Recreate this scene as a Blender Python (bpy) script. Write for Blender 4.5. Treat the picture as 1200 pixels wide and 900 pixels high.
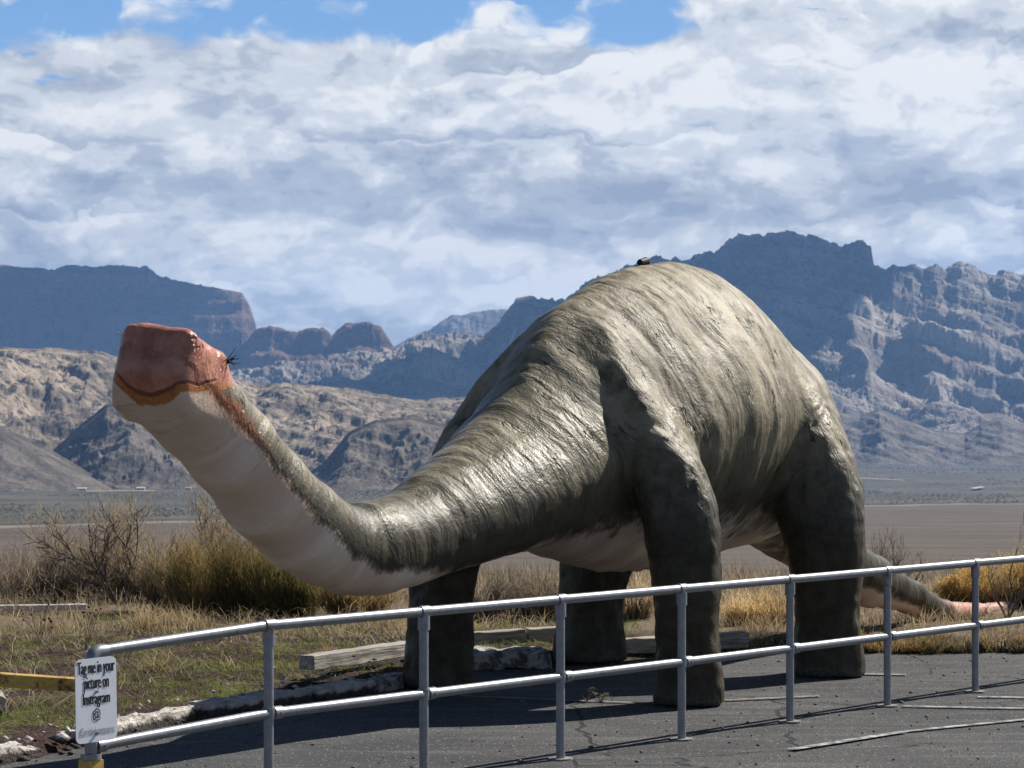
import bpy, math, random
import numpy as np
from mathutils import Vector, Matrix

S = bpy.context.scene
COL = S.collection
for o in list(bpy.data.objects):
    bpy.data.objects.remove(o)
R = math.radians
F = 3000.0          # focal length of the photograph, in its pixels (1200 wide)
HZ = 480.0          # its horizon row
CAMZ = 2.12

# ------------------------------------------------------------------ camera
cam_d = bpy.data.cameras.new('camera')
cam = bpy.data.objects.new('camera', cam_d)
COL.objects.link(cam)
cam.location = (0, 0, CAMZ)
cam.rotation_euler = (R(90), 0, 0)
cam_d.sensor_width = 36
cam_d.lens = 90
cam_d.shift_y = 0.025
cam_d.clip_start = 0.1
cam_d.clip_end = 60000
cam_d.dof.use_dof = True
cam_d.dof.focus_distance = 17.5
cam_d.dof.aperture_fstop = 11
S.camera = cam

# ------------------------------------------------------------------ light, sky, exposure
SUN_EL = R(42)
SUN_XY = (0.772, 0.636)
sun_dir = Vector((SUN_XY[0] * math.cos(SUN_EL), SUN_XY[1] * math.cos(SUN_EL), math.sin(SUN_EL)))
sl = bpy.data.lights.new('sun', 'SUN')
sl.energy = 5.0
sl.angle = R(0.5)
sl.color = (1.0, 0.95, 0.87)
so = bpy.data.objects.new('sun', sl)
COL.objects.link(so)
so.location = (60, 50, 70)
so.rotation_euler = sun_dir.to_track_quat('Z', 'Y').to_euler()

S.view_settings.view_transform = 'Standard'
S.view_settings.look = 'None'
S.view_settings.gamma = 1
S.view_settings.use_curve_mapping = False
EXPO = 0.65
S.view_settings.exposure = EXPO


class NT:
    """small helper that writes node trees"""
    def __init__(self, tree):
        self.t = tree
        self.n = tree.nodes
        self.l = tree.links

    def put(self, sock, v):
        if v is None:
            return
        if isinstance(v, bpy.types.NodeSocket):
            self.l.new(v, sock)
        else:
            if hasattr(sock.default_value, '__len__') and not hasattr(v, '__len__'):
                v = (v,) * len(sock.default_value)
            if hasattr(v, '__len__') and len(sock.default_value) == 4 and len(v) == 3:
                v = tuple(v) + (1,)
            sock.default_value = v

    def m(self, op, a, b=None, c=None, clamp=False):
        n = self.n.new('ShaderNodeMath')
        n.operation = op
        n.use_clamp = clamp
        self.put(n.inputs[0], a)
        self.put(n.inputs[1], b)
        self.put(n.inputs[2], c)
        return n.outputs[0]

    def vm(self, op, a, b=None):
        n = self.n.new('ShaderNodeVectorMath')
        n.operation = op
        self.put(n.inputs[0], a)
        if op == 'SCALE':
            self.put(n.inputs[3], b)
        else:
            self.put(n.inputs[1], b)
        return n.outputs[0]

    def xyz(self, v):
        n = self.n.new('ShaderNodeSeparateXYZ')
        self.put(n.inputs[0], v)
        return n.outputs[0], n.outputs[1], n.outputs[2]

    def comb(self, x, y, z):
        n = self.n.new('ShaderNodeCombineXYZ')
        self.put(n.inputs[0], x)
        self.put(n.inputs[1], y)
        self.put(n.inputs[2], z)
        return n.outputs[0]

    def noise(self, v, scale=1.0, detail=4.0, rough=0.55, dist=0.0, lac=2.0):
        n = self.n.new('ShaderNodeTexNoise')
        self.put(n.inputs['Vector'], v)
        n.inputs['Scale'].default_value = scale
        n.inputs['Detail'].default_value = detail
        n.inputs['Roughness'].default_value = rough
        n.inputs['Distortion'].default_value = dist
        n.inputs['Lacunarity'].default_value = lac
        return n.outputs['Fac']

    def vor(self, v, scale=1.0, feature='F1', rand=1.0):
        n = self.n.new('ShaderNodeTexVoronoi')
        n.feature = feature
        self.put(n.inputs['Vector'], v)
        n.inputs['Scale'].default_value = scale
        n.inputs['Randomness'].default_value = rand
        return n.outputs['Distance']

    def sstep(self, x, lo, hi, a=0.0, b=1.0):
        n = self.n.new('ShaderNodeMapRange')
        n.interpolation_type = 'SMOOTHSTEP'
        self.put(n.inputs['Value'], x)
        self.put(n.inputs['From Min'], lo)
        self.put(n.inputs['From Max'], hi)
        self.put(n.inputs['To Min'], a)
        self.put(n.inputs['To Max'], b)
        return n.outputs['Result']

    def mix(self, f, a, b, mode='MIX'):
        n = self.n.new('ShaderNodeMix')
        n.data_type = 'RGBA'
        n.blend_type = mode
        n.clamp_factor = True
        self.put(n.inputs[0], f)
        self.put(n.inputs[6], a)
        self.put(n.inputs[7], b)
        return n.outputs[2]

    def attr(self, name):
        n = self.n.new('ShaderNodeAttribute')
        n.attribute_name = name
        return n

    def obj(self):
        return self.n.new('ShaderNodeTexCoord').outputs['Object']

    def pos(self):
        return self.n.new('ShaderNodeNewGeometry').outputs['Position']

    def bump(self, h, strength=0.5, dist=0.02, normal=None):
        n = self.n.new('ShaderNodeBump')
        n.inputs['Strength'].default_value = strength
        n.inputs['Distance'].default_value = dist
        self.put(n.inputs['Height'], h)
        if normal is not None:
            self.l.new(normal, n.inputs['Normal'])
        return n.outputs[0]


def material(name):
    m = bpy.data.materials.new(name)
    m.use_nodes = True
    b = m.node_tree.nodes['Principled BSDF']
    return m, NT(m.node_tree), b


def setp(N, b, **k):
    names = dict(color='Base Color', rough='Roughness', metal='Metallic', normal='Normal',
                 spec='Specular IOR Level', coat='Coat Weight', coat_rough='Coat Roughness')
    for key, v in k.items():
        N.put(b.inputs[names[key]], v)


def simple(name, col, rough=0.6, metal=0.0, var=0.15, scale=20, bump=0.0, spec=0.5):
    m, N, b = material(name)
    n = N.noise(N.obj(), scale, 5, 0.6)
    f = N.sstep(n, 0.3, 0.7)
    c = N.mix(f, tuple(x * (1 - var) for x in col), tuple(min(1, x * (1 + var)) for x in col))
    setp(N, b, color=c, rough=rough, metal=metal, spec=spec)
    if bump:
        setp(N, b, normal=N.bump(n, 0.6, bump))
    return m


# ------------------------------------------------------------------ world
W = bpy.data.worlds.new('World')
S.world = W
W.use_nodes = True
N = NT(W.node_tree)
bg = W.node_tree.nodes['Background']
sky = N.n.new('ShaderNodeTexSky')
sky.sky_type = 'NISHITA'
sky.sun_disc = False
sky.sun_elevation = SUN_EL
sky.sun_rotation = math.atan2(SUN_XY[0], SUN_XY[1])
sky.altitude = 2000
sky.air_density = 0.55
sky.dust_density = 0.0
sky.ozone_density = 1.0
SKY_STRENGTH = 0.05
bg.inputs['Strength'].default_value = SKY_STRENGTH
dirv = N.n.new('ShaderNodeTexCoord').outputs['Generated']
dx, dy, dz = N.xyz(dirv)
az = N.m('ARCTAN2', dx, dy)
el = N.m('ARCSINE', dz)


def cloud_fields(da, de):
    a = N.m('ADD', az, da)
    e = N.m('ADD', el, de)
    p = N.comb(N.m('MULTIPLY', a, 15.0), N.m('MULTIPLY', N.m('POWER', e, 0.85), 18.5), 3.7)
    w1 = N.noise(p, 1.6, 3, 0.55)
    w2 = N.noise(N.vm('ADD', p, (7.1, 3.3, 1.0)), 1.6, 3, 0.55)
    p2 = N.vm('ADD', p, N.comb(N.m('MULTIPLY', N.m('SUBTRACT', w1, 0.5), 0.55), N.m('MULTIPLY', N.m('SUBTRACT', w2, 0.5), 0.45), 0))
    f = N.noise(p2, 1.25, 10, 0.54)
    v = N.n.new('ShaderNodeTexVoronoi')
    v.feature = 'F1'
    v.normalize = True
    N.put(v.inputs['Vector'], N.vm('ADD', N.vm('MULTIPLY', p2, (1.0, 1.25, 1)), N.comb(N.m('MULTIPLY', f, 0.5), N.m('MULTIPLY', f, 0.5), 0)))
    v.inputs['Scale'].default_value = 3.2
    v.inputs['Detail'].default_value = 2.0
    v.inputs['Roughness'].default_value = 0.55
    puff = N.m('SUBTRACT', 0.75, v.outputs['Distance'])
    return N.m('ADD', N.m('MULTIPLY', f, 0.72), N.m('MULTIPLY', puff, 0.28)), p


n0, p0 = cloud_fields(0, 0)
n1, _ = cloud_fields(0.004, 0.0095)
# coverage: a solid bank low down, broken towards the top left
cover = N.sstep(el, 0.120, 0.150, 0.42, -0.075)
cover2 = N.sstep(az, 0.045, 0.10, 0.0, 0.36)
high = N.sstep(el, 0.17, 0.24, 0.0, -0.35)
cov = N.m('ADD', N.m('ADD', cover, N.m('MULTIPLY', cover2, N.sstep(el, 0.10, 0.13))), high)
holes = N.noise(N.vm('ADD', N.vm('MULTIPLY', p0, (0.9, 1.8, 1)), (4.0, 1.0, 9.0)), 1.1, 6, 0.6)
cov = N.m('SUBTRACT', cov, N.m('MULTIPLY', N.sstep(holes, 0.60, 0.72), N.m('MULTIPLY', N.sstep(el, 0.085, 0.11), 0.36)))
dens = N.sstep(N.m('ADD', n0, cov), 0.45, 0.575)
# lit from the upper right: difference of two samples along the light
lit = N.m('SUBTRACT', n0, n1)
big = N.noise(N.vm('ADD', N.vm('MULTIPLY', p0, (0.34, 1.35, 1)), (2.0, 5.0, 0)), 1.0, 6, 0.55)
shade = N.m('ADD', N.m('MULTIPLY', lit, 4.6), N.m('MULTIPLY', N.m('SUBTRACT', big, 0.5), 1.2))
shade = N.m('ADD', shade, N.m('MULTIPLY', N.m('SUBTRACT', n0, 0.5), -0.7))
bt = N.m('ADD', N.m('MULTIPLY', N.m('POWER', N.m('MAXIMUM', el, 0.001), 0.7), 25.0), N.m('MULTIPLY', N.m('SUBTRACT', n0, 0.5), 2.1))
bt = N.m('ADD', bt, N.m('MULTIPLY', N.noise(N.comb(N.m('MULTIPLY', az, 6.0), 2.0, 0.0), 1.0, 3, 0.5), 1.8))
saw = N.m('FRACT', bt)
bank = N.m('MULTIPLY', N.m('SUBTRACT', saw, 0.5), N.sstep(saw, 1.0, 0.93))
bamp = N.sstep(N.noise(N.vm('ADD', N.vm('MULTIPLY', p0, (0.5, 0.9, 1)), (11.0, 2.0, 4.0)), 1.0, 3, 0.5), 0.36, 0.62, 0.10, 0.80)
shade = N.m('ADD', shade, N.m('MULTIPLY', bank, bamp))
low = N.sstep(el, 0.075, 0.115, -0.08, 0.16)
low2 = N.sstep(N.m('ABSOLUTE', N.m('SUBTRACT', el, 0.078)), 0.0, 0.020, -0.20, 0.0)
low3 = N.sstep(N.m('ABSOLUTE', N.m('SUBTRACT', el, 0.048)), 0.0, 0.022, 0.26, 0.0)
shade = N.m('ADD', N.m('ADD', N.m('ADD', shade, low), N.m('ADD', low2, low3)), 0.60)
sh = N.sstep(shade, 0.02, 1.22)
K = 1.0 / SKY_STRENGTH
KC = K * 2 ** -EXPO
det = N.noise(N.vm('MULTIPLY', p0, (1, 1.3, 1)), 5.5, 6, 0.6)
shade = N.m('ADD', shade, N.m('MULTIPLY', N.m('SUBTRACT', det, 0.5), 0.55))
ramp = N.n.new('ShaderNodeValToRGB')
N.put(ramp.inputs[0], N.m('MULTIPLY', N.m('ADD', shade, 0.12), 0.72))
ramp.color_ramp.interpolation = 'EASE'
stops = [(0.0, (0.36, 0.41, 0.51)), (0.30, (0.49, 0.535, 0.61)), (0.58, (0.70, 0.73, 0.77)), (0.88, (0.94, 0.94, 0.925))]
for k, (q, c) in enumerate(stops):
    e_ = ramp.color_ramp.elements[k] if k < 2 else ramp.color_ramp.elements.new(q)
    e_.position = q
    e_.color = c + (1,)
ccol = N.vm('SCALE', ramp.outputs[0], KC)
blue = N.mix(N.sstep(el, 0.08, 0.17), tuple(KC * x for x in (0.34, 0.53, 0.80)), tuple(KC * x for x in (0.20, 0.41, 0.76)))
skyblue = N.mix(N.sstep(el, 0.20, 0.45), blue, sky.outputs[0])
fin = N.mix(N.m('MULTIPLY', dens, N.sstep(el, 0.24, 0.36, 1.0, 0.0)), skyblue, ccol)
N.l.new(fin, bg.inputs['Color'])


# ------------------------------------------------------------------ numpy noise
def _hash(ix, iy, iz, seed):
    h = (ix.astype(np.int64) * 374761393 + iy.astype(np.int64) * 668265263 + iz.astype(np.int64) * 2147483647 + seed * 974634777) & 0xFFFFFFFF
    h = ((h ^ (h >> 13)) * 1274126177) & 0xFFFFFFFF
    h = ((h ^ (h >> 16)) * 2246822519) & 0xFFFFFFFF
    h = h ^ (h >> 15)
    return (h & 0xFFFFFF).astype(np.float64) / 0xFFFFFF


def vnoise(x, y, z=None, seed=0):
    x = np.asarray(x, float)
    y = np.asarray(y, float)
    if z is None:
        ix, iy = np.floor(x), np.floor(y)
        fx, fy = x - ix, y - iy
        fx = fx * fx * fx * (fx * (fx * 6 - 15) + 10)
        fy = fy * fy * fy * (fy * (fy * 6 - 15) + 10)
        o = np.zeros_like(ix)
        a = _hash(ix, iy, o, seed)
        b = _hash(ix + 1, iy, o, seed)
        c = _hash(ix, iy + 1, o, seed)
        d = _hash(ix + 1, iy + 1, o, seed)
        return (a * (1 - fx) + b * fx) * (1 - fy) + (c * (1 - fx) + d * fx) * fy
    z = np.asarray(z, float)
    iz = np.floor(z)
    fz = z - iz
    fz = fz * fz * (3 - 2 * fz)
    ix, iy = np.floor(x), np.floor(y)
    fx, fy = x - ix, y - iy
    fx = fx * fx * (3 - 2 * fx)
    fy = fy * fy * (3 - 2 * fy)
    r = 0
    for k, wz in ((0, 1 - fz), (1, fz)):
        a = _hash(ix, iy, iz + k, seed)
        b = _hash(ix + 1, iy, iz + k, seed)
        c = _hash(ix, iy + 1, iz + k, seed)
        d = _hash(ix + 1, iy + 1, iz + k, seed)
        r = r + wz * ((a * (1 - fx) + b * fx) * (1 - fy) + (c * (1 - fx) + d * fx) * fy)
    return r


def fbm(x, y, octv=5, seed=0, gain=0.5, ridged=False, billow=False):
    s, a, t = 0, 1.0, 0
    c, sn = math.cos(0.6), math.sin(0.6)
    for k in range(octv):
        n = vnoise(x, y, seed=seed + k * 17)
        if ridged:
            n = 1 - np.abs(2 * n - 1)
        elif billow:
            n = np.abs(2 * n - 1)
        s = s + a * n
        t += a
        a *= gain
        x, y = (x * c - y * sn) * 2.03 + 11.3, (x * sn + y * c) * 2.03 + 5.1
    return s / t


# ------------------------------------------------------------------ mesh helpers
def tag(o, label=None, cat=None, group=None, kind=None):
    if label:
        o['label'] = label
    if cat:
        o['category'] = cat
    if group:
        o['group'] = group
    if kind:
        o['kind'] = kind
    return o


def link(name, me, mat=None, parent=None, smooth=False):
    o = bpy.data.objects.new(name, me)
    COL.objects.link(o)
    if mat:
        me.materials.append(mat)
    if parent:
        o.parent = parent
    if smooth:
        me.polygons.foreach_set('use_smooth', [True] * len(me.polygons))
        if len(me.polygons) < 20000:
            me.set_sharp_from_angle(angle=R(42))
    return o


def empty(name, loc=(0, 0, 0), rz=0.0):
    o = bpy.data.objects.new(name, None)
    COL.objects.link(o)
    o.location = loc
    o.rotation_euler = (0, 0, rz)
    o.empty_display_size = 0.2
    return o


def np_mesh(name, V, Q):
    """V (n,3), Q (m,4) or (m,3)"""
    me = bpy.data.meshes.new(name)
    V = np.asarray(V, np.float32)
    Q = np.asarray(Q, np.int32)
    k = Q.shape[1]
    me.vertices.add(len(V))
    me.vertices.foreach_set('co', V.ravel())
    me.loops.add(Q.size)
    me.loops.foreach_set('vertex_index', Q.ravel())
    me.polygons.add(len(Q))
    me.polygons.foreach_set('loop_start', np.arange(0, Q.size, k, dtype=np.int32))
    try:
        me.polygons.foreach_set('loop_total', np.full(len(Q), k, np.int32))
    except Exception:
        pass
    me.update(calc_edges=True)
    return me


def fattr(me, name, arr, typ='FLOAT'):
    a = me.attributes.new(name, typ, 'POINT')
    arr = np.asarray(arr, np.float32)
    if typ == 'FLOAT':
        a.data.foreach_set('value', arr)
    elif typ == 'FLOAT_VECTOR':
        a.data.foreach_set('vector', arr.ravel())
    else:
        a.data.foreach_set('color', arr.ravel())


def grid_quads(nu, nv):
    i = np.arange(nu * nv).reshape(nu, nv)
    return np.stack([i[:-1, :-1], i[1:, :-1], i[1:, 1:], i[:-1, 1:]], -1).reshape(-1, 4)


class MB:
    """collects simple shapes into one mesh"""
    def __init__(self):
        self.v = []
        self.f = []

    def add(self, vs, fs):
        b = len(self.v)
        self.v += [tuple(v) for v in vs]
        self.f += [tuple(b + i for i in f) for f in fs]

    def tube(self, pts, r, n=14, cap=True):
        pts = [Vector(p) for p in pts]
        rs = r if hasattr(r, '__len__') else [r] * len(pts)
        rings = []
        up = None
        for i, p in enumerate(pts):
            d = (pts[min(i + 1, len(pts) - 1)] - pts[max(i - 1, 0)]).normalized()
            if up is None:
                up = Vector((0, 0, 1)) if abs(d.z) < 0.9 else Vector((1, 0, 0))
            s = d.cross(up).normalized()
            up = s.cross(d).normalized()
            rings.append([p + (s * math.cos(2 * math.pi * k / n) + up * math.sin(2 * math.pi * k / n)) * rs[i] for k in range(n)])
        vs = [v for ring in rings for v in ring]
        fs = []
        for i in range(len(pts) - 1):
            for k in range(n):
                a, b = i * n + k, i * n + (k + 1) % n
                fs.append((a, b, b + n, a + n))
        if cap:
            fs.append(tuple(range(n))[::-1])
            fs.append(tuple((len(pts) - 1) * n + k for k in range(n)))
        self.add(vs, fs)

    def box(self, c, s, rz=0.0, M=None):
        x, y, z = (q / 2 for q in s)
        vs = [Vector((a * x, b * y, d * z)) for a in (-1, 1) for b in (-1, 1) for d in (-1, 1)]
        rot = M if M is not None else Matrix.Rotation(rz, 3, 'Z')
        vs = [rot @ v + Vector(c) for v in vs]
        self.add(vs, [(0, 1, 3, 2), (4, 6, 7, 5), (0, 4, 5, 1), (2, 3, 7, 6), (0, 2, 6, 4), (1, 5, 7, 3)])

    def sphere(self, c, r, n=10, m=7, sc=(1, 1, 1)):
        vs = []
        for i in range(m + 1):
            t = math.pi * i / m
            for k in range(n):
                p = 2 * math.pi * k / n
                vs.append((c[0] + r * sc[0] * math.sin(t) * math.cos(p), c[1] + r * sc[1] * math.sin(t) * math.sin(p), c[2] + r * sc[2] * math.cos(t)))
        fs = [(i * n + k, i * n + (k + 1) % n, (i + 1) * n + (k + 1) % n, (i + 1) * n + k) for i in range(m) for k in range(n)]
        self.add(vs, fs)

    def build(self, name, mat, parent=None, smooth=False):
        me = bpy.data.meshes.new(name)
        me.from_pydata([tuple(v) for v in self.v], [], self.f)
        me.validate()
        me.update()
        return link(name, me, mat, parent, smooth)


def at(px, py, z=0.0):
    """a point at height z seen at photograph pixel px, py (below the horizon)"""
    Y = F * (CAMZ - z) / (py - HZ)
    return Vector(((px - 600) / F * Y, Y, z))


rng = np.random.default_rng(7)

# ------------------------------------------------------------------ terrain
ZY = np.array([-1e5, 31, 40, 60, 100, 200, 400, 1000, 1600, 2500, 6000, 13000])
ZZ = np.array([0, 0, -0.7, -2.8, -5.5, -11, -21, -42, -57, -76, -112, -150.0])


def ground_z(X, Y):
    return np.interp(Y, ZY, ZZ)


def verge_bump(X, Y):
    """soft lumps of the planted bank, nothing under the asphalt"""
    on = np.clip((lot_edge_dist(X, Y) - 0.05) / 0.5, 0, 1)
    far = np.clip((60 - Y) / 25, 0, 1)
    return on * far * (0.05 + 0.16 * (fbm(X * 0.9, Y * 0.9, 4, 5) - 0.35) + 0.05 * (fbm(X * 5, Y * 5, 3, 6) - .5))


# back edge of the asphalt (x, y), left to right
LOT = np.array([(-9, 11.0), (-4.2, 14.1), (-3.04, 15.25), (-2.53, 16.5), (-2.1, 17.7), (-1.0, 19.25), (-0.6, 20.6), (0.4, 21.1), (1.2, 21.9), (2.4, 22.3), (4.6, 22.3), (9, 22.6), (40, 23.0)])


def lot_edge_dist(X, Y):
    return Y - np.interp(X, LOT[:, 0], LOT[:, 1])


def make_terrain():
    r = np.concatenate([np.linspace(0.5, 12, 14), np.linspace(12.2, 40, 240), np.geomspace(40.5, 12500, 190)])
    a = np.concatenate([np.linspace(-180, -16, 42)[:-1], np.linspace(-16, 16, 300), np.linspace(16, 180, 42)[1:]])
    RR, AA = np.meshgrid(r, np.radians(a), indexing='ij')
    X = RR * np.sin(AA)
    Y = RR * np.cos(AA)
    Z = ground_z(X, Y) + verge_bump(X, Y)
    far = np.clip((Y - 45) / 60, 0, 1)
    Z += far * (fbm(X / 40, Y / 40, 4, 9) - 0.5) * 0.9 + np.clip((Y - 300) / 900, 0, 1) * (fbm(X / 160, Y / 300, 4, 19) - .5) * 4.5
    Z -= 0.03
    V = np.stack([X, Y, Z], -1).reshape(-1, 3)
    me = np_mesh('ground', V, grid_quads(*X.shape)[:, ::-1])
    return me


m, N, b = material('ground_mat')
P = N.pos()
gx, gy, gz = N.xyz(P)
# near bank: dark red-brown mulch, dry litter, moss
n1 = N.noise(P, 2.2, 5, 0.6)
n2 = N.noise(P, 28, 4, 0.7)
n3 = N.noise(P, 90, 2, 0.6)
soil = N.mix(N.sstep(n2, 0.38, 0.62), (0.018, 0.010, 0.009), (0.070, 0.040, 0.032))
soil = N.mix(N.sstep(n3, 0.64, 0.72), soil, (0.30, 0.24, 0.18))
moss = N.mix(N.sstep(n3, 0.3, 0.7), (0.075, 0.085, 0.02), (0.16, 0.16, 0.04))
soil = N.mix(N.m('MULTIPLY', N.sstep(n1, 0.48, 0.60), N.sstep(n2, 0.40, 0.55)), soil, moss)
dry = N.mix(N.sstep(n2, 0.3, 0.7), (0.13, 0.10, 0.07), (0.25, 0.19, 0.125))
near = N.mix(N.sstep(N.m('ADD', gy, N.m('MULTIPLY', N.m('SUBTRACT', n1, 0.5), 4.0)), 22.8, 24.5), soil, dry)
# ploughed field
fn = N.noise(N.vm('MULTIPLY', P, (0.012, 0.05, 0)), 1.0, 6, 0.6)
fn2 = N.noise(N.vm('MULTIPLY', P, (0.1, 0.35, 0)), 1.0, 5, 0.65)
field = N.mix(N.sstep(fn, 0.35, 0.65), (0.082, 0.066, 0.052), (0.128, 0.103, 0.082))
field = N.mix(N.sstep(fn2, 0.35, 0.75, 0.0, 0.5), field, (0.05, 0.042, 0.035))
# sagebrush flat
sn = N.noise(N.vm('MULTIPLY', P, (0.010, 0.007, 0)), 1.0, 7, 0.68)
sv = N.vor(N.vm('MULTIPLY', P, (0.16, 0.05, 0)), 1.0)
sage = N.mix(N.sstep(sn, 0.35, 0.65), (0.055, 0.052, 0.042), (0.105, 0.096, 0.076))
sage = N.mix(N.sstep(sv, 0.12, 0.42, 0.65, 0.0), sage, (0.04, 0.044, 0.034))
edge = N.m('ADD', N.m('MULTIPLY', N.m('DIVIDE', gx, gy), 2050.0), 1250.0)
wob = N.m('MULTIPLY', N.m('SUBTRACT', N.noise(N.vm('MULTIPLY', P, (0.01, 0.002, 0)), 1.0, 3, 0.6), 0.5), 120.0)
rel = N.m('SUBTRACT', gy, N.m('ADD', edge, wob))
far = N.mix(N.sstep(rel, -14, 14), field, sage)
far = N.mix(N.m('MULTIPLY', N.sstep(rel, -70, -30), N.sstep(rel, 10, -10)), far, (0.20, 0.165, 0.135))
far = N.mix(N.m('MULTIPLY', N.sstep(rel, 0, 15), N.m('MULTIPLY', N.sstep(rel, 110, 60), N.sstep(sn, 0.40, 0.55))), far, (0.035, 0.034, 0.028))
col = N.mix(N.sstep(gy, 40, 75), near, far)
nrm = N.bump(N.m('ADD', N.m('MULTIPLY', n2, 0.6), N.m('MULTIPLY', n3, 0.4)), 1.0, 0.04)
setp(N, b, color=col, rough=0.95, spec=0.15, normal=nrm)
ground = link('ground', make_terrain(), m, smooth=True)
tag(ground, kind='structure')

# ------------------------------------------------------------------ parking lot
m, N, b = material('asphalt')
P = N.pos()
n1 = N.noise(P, 0.55, 5, 0.6)
Pg = N.vm('MULTIPLY', P, (1, 0.5, 1))
n2 = N.noise(Pg, 24, 5, 0.7)
n3 = N.noise(Pg, 85, 3, 0.65)
v1 = N.vor(Pg, 48)
streak = N.noise(N.vm('MULTIPLY', P, (0.8, 5.0, 1)), 1.0, 5, 0.65)
c = N.mix(N.sstep(n1, 0.35, 0.66), (0.042, 0.042, 0.044), (0.078, 0.077, 0.076))
c = N.mix(N.sstep(streak, 0.45, 0.75, 0.0, 0.6), c, (0.19, 0.183, 0.175))
c = N.mix(N.sstep(n3, 0.40, 0.60, 0.75, 0.0), c, (0.035, 0.035, 0.037))
c = N.mix(N.m('MULTIPLY', N.sstep(v1, 0.16, 0.30, 0.85, 0.0), N.sstep(n2, 0.42, 0.6)), c, (0.30, 0.29, 0.275))
c = N.mix(N.sstep(n2, 0.60, 0.72, 0.0, 0.65), c, (0.25, 0.235, 0.21))
c = N.mix(N.sstep(N.noise(P, 7, 4, 0.7), 0.60, 0.70, 0.0, 0.6), c, (0.045, 0.045, 0.047))
crk = N.vor(N.vm('ADD', P, N.vm('SCALE', N.comb(n1, streak, 0), 0.8)), 0.42, 'DISTANCE_TO_EDGE')
crk = N.m('MAXIMUM', N.sstep(crk, 0.002, 0.008), N.sstep(n1, 0.50, 0.42, 0.0, 1.0))
c = N.mix(crk, (0.02, 0.02, 0.02), c)
h = N.m('ADD', N.m('MULTIPLY', n3, 0.6), N.m('MULTIPLY', n2, 0.5))
h = N.m('ADD', h, N.m('MULTIPLY', crk, 0.8))
setp(N, b, color=c, rough=0.9, spec=0.25, normal=N.bump(h, 0.9, 0.012))
ASPH = m


def make_lot():
    xs = np.concatenate([np.linspace(-9, 9, 220), np.linspace(9.5, 40, 30)])
    eb = np.interp(xs, LOT[:, 0], LOT[:, 1]) + 0.05 * (fbm(xs * 3, xs * 0 + 2, 4, 3) - 0.5) * 2
    t = np.linspace(0, 1, 60) ** 1.0
    X = np.repeat(xs[:, None], len(t), 1)
    y0 = np.full_like(xs, -25.0)
    Y = y0[:, None] + (eb - y0)[:, None] * (1 - (1 - t) ** 2.2)[None]
    Z = 0.012 * (fbm(X * 0.4, Y * 0.4, 3, 8) - 0.5) * np.clip((Y - 3) / 5, 0, 1)
    Z[:, -1] = -0.045
    V = np.stack([X, Y, Z], -1).reshape(-1, 3)
    return np_mesh('parking_lot', V, grid_quads(*X.shape))


tag(link('parking_lot', make_lot(), ASPH, smooth=True), kind='structure')

m, N, b = material('worn_paint')
P = N.pos()
k = N.noise(P, 16, 5, 0.7)
setp(N, b, color=N.mix(N.sstep(N.m('ADD', N.m('MULTIPLY', k, 0.6), N.m('MULTIPLY', N.noise(P, 3, 4, 0.6), 0.4)), 0.42, 0.56), (0.42, 0.42, 0.41), (0.09, 0.09, 0.09)), rough=0.85)
PAINT = m
m, N, b = material('sun_bleached_seam')
setp(N, b, color=N.mix(N.sstep(N.noise(N.pos(), 9, 5, 0.7), 0.4, 0.65), (0.26, 0.24, 0.20), (0.10, 0.10, 0.095)), rough=0.9)
SEAM = m


def marking(pts, w, mat, z=0.012):
    g = [at(*p) for p in pts]
    fine = []
    for i in range(len(g) - 1):
        nseg = 16
        for k in range(nseg):
            fine.append(g[i].lerp(g[i + 1], k / nseg))
    fine.append(g[-1])
    vs, fs = [], []
    for i, p in enumerate(fine):
        d = (fine[min(i + 1, len(fine) - 1)] - fine[max(i - 1, 0)]).normalized()
        s = Vector((-d.y, d.x, 0))
        ww = w * (0.92 + 0.16 * random.random())
        vs += [p + s * ww / 2 + Vector((0, 0, z)), p - s * ww / 2 + Vector((0, 0, z))]
    for i in range(len(fine) - 1):
        fs.append((2 * i, 2 * i + 1, 2 * i + 3, 2 * i + 2))
    mb = MB()
    mb.add(vs, fs)
    o = mb.build('road_marking', mat)
    tag(o, kind='structure')


random.seed(4)
marking([(928, 880), (1060, 859)], 0.075, PAINT)
marking([(1062, 858.5), (1260, 839)], 0.06, PAINT)
marking([(1058, 829), (1260, 833)], 0.07, PAINT)
marking([(1146, 818), (1260, 820)], 0.06, PAINT)
marking([(540, 817), (640, 821), (770, 826)], 0.05, SEAM)
marking([(985, 791), (1062, 792)], 0.09, SEAM)
marking([(850, 822), (960, 817)], 0.06, SEAM)

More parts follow.
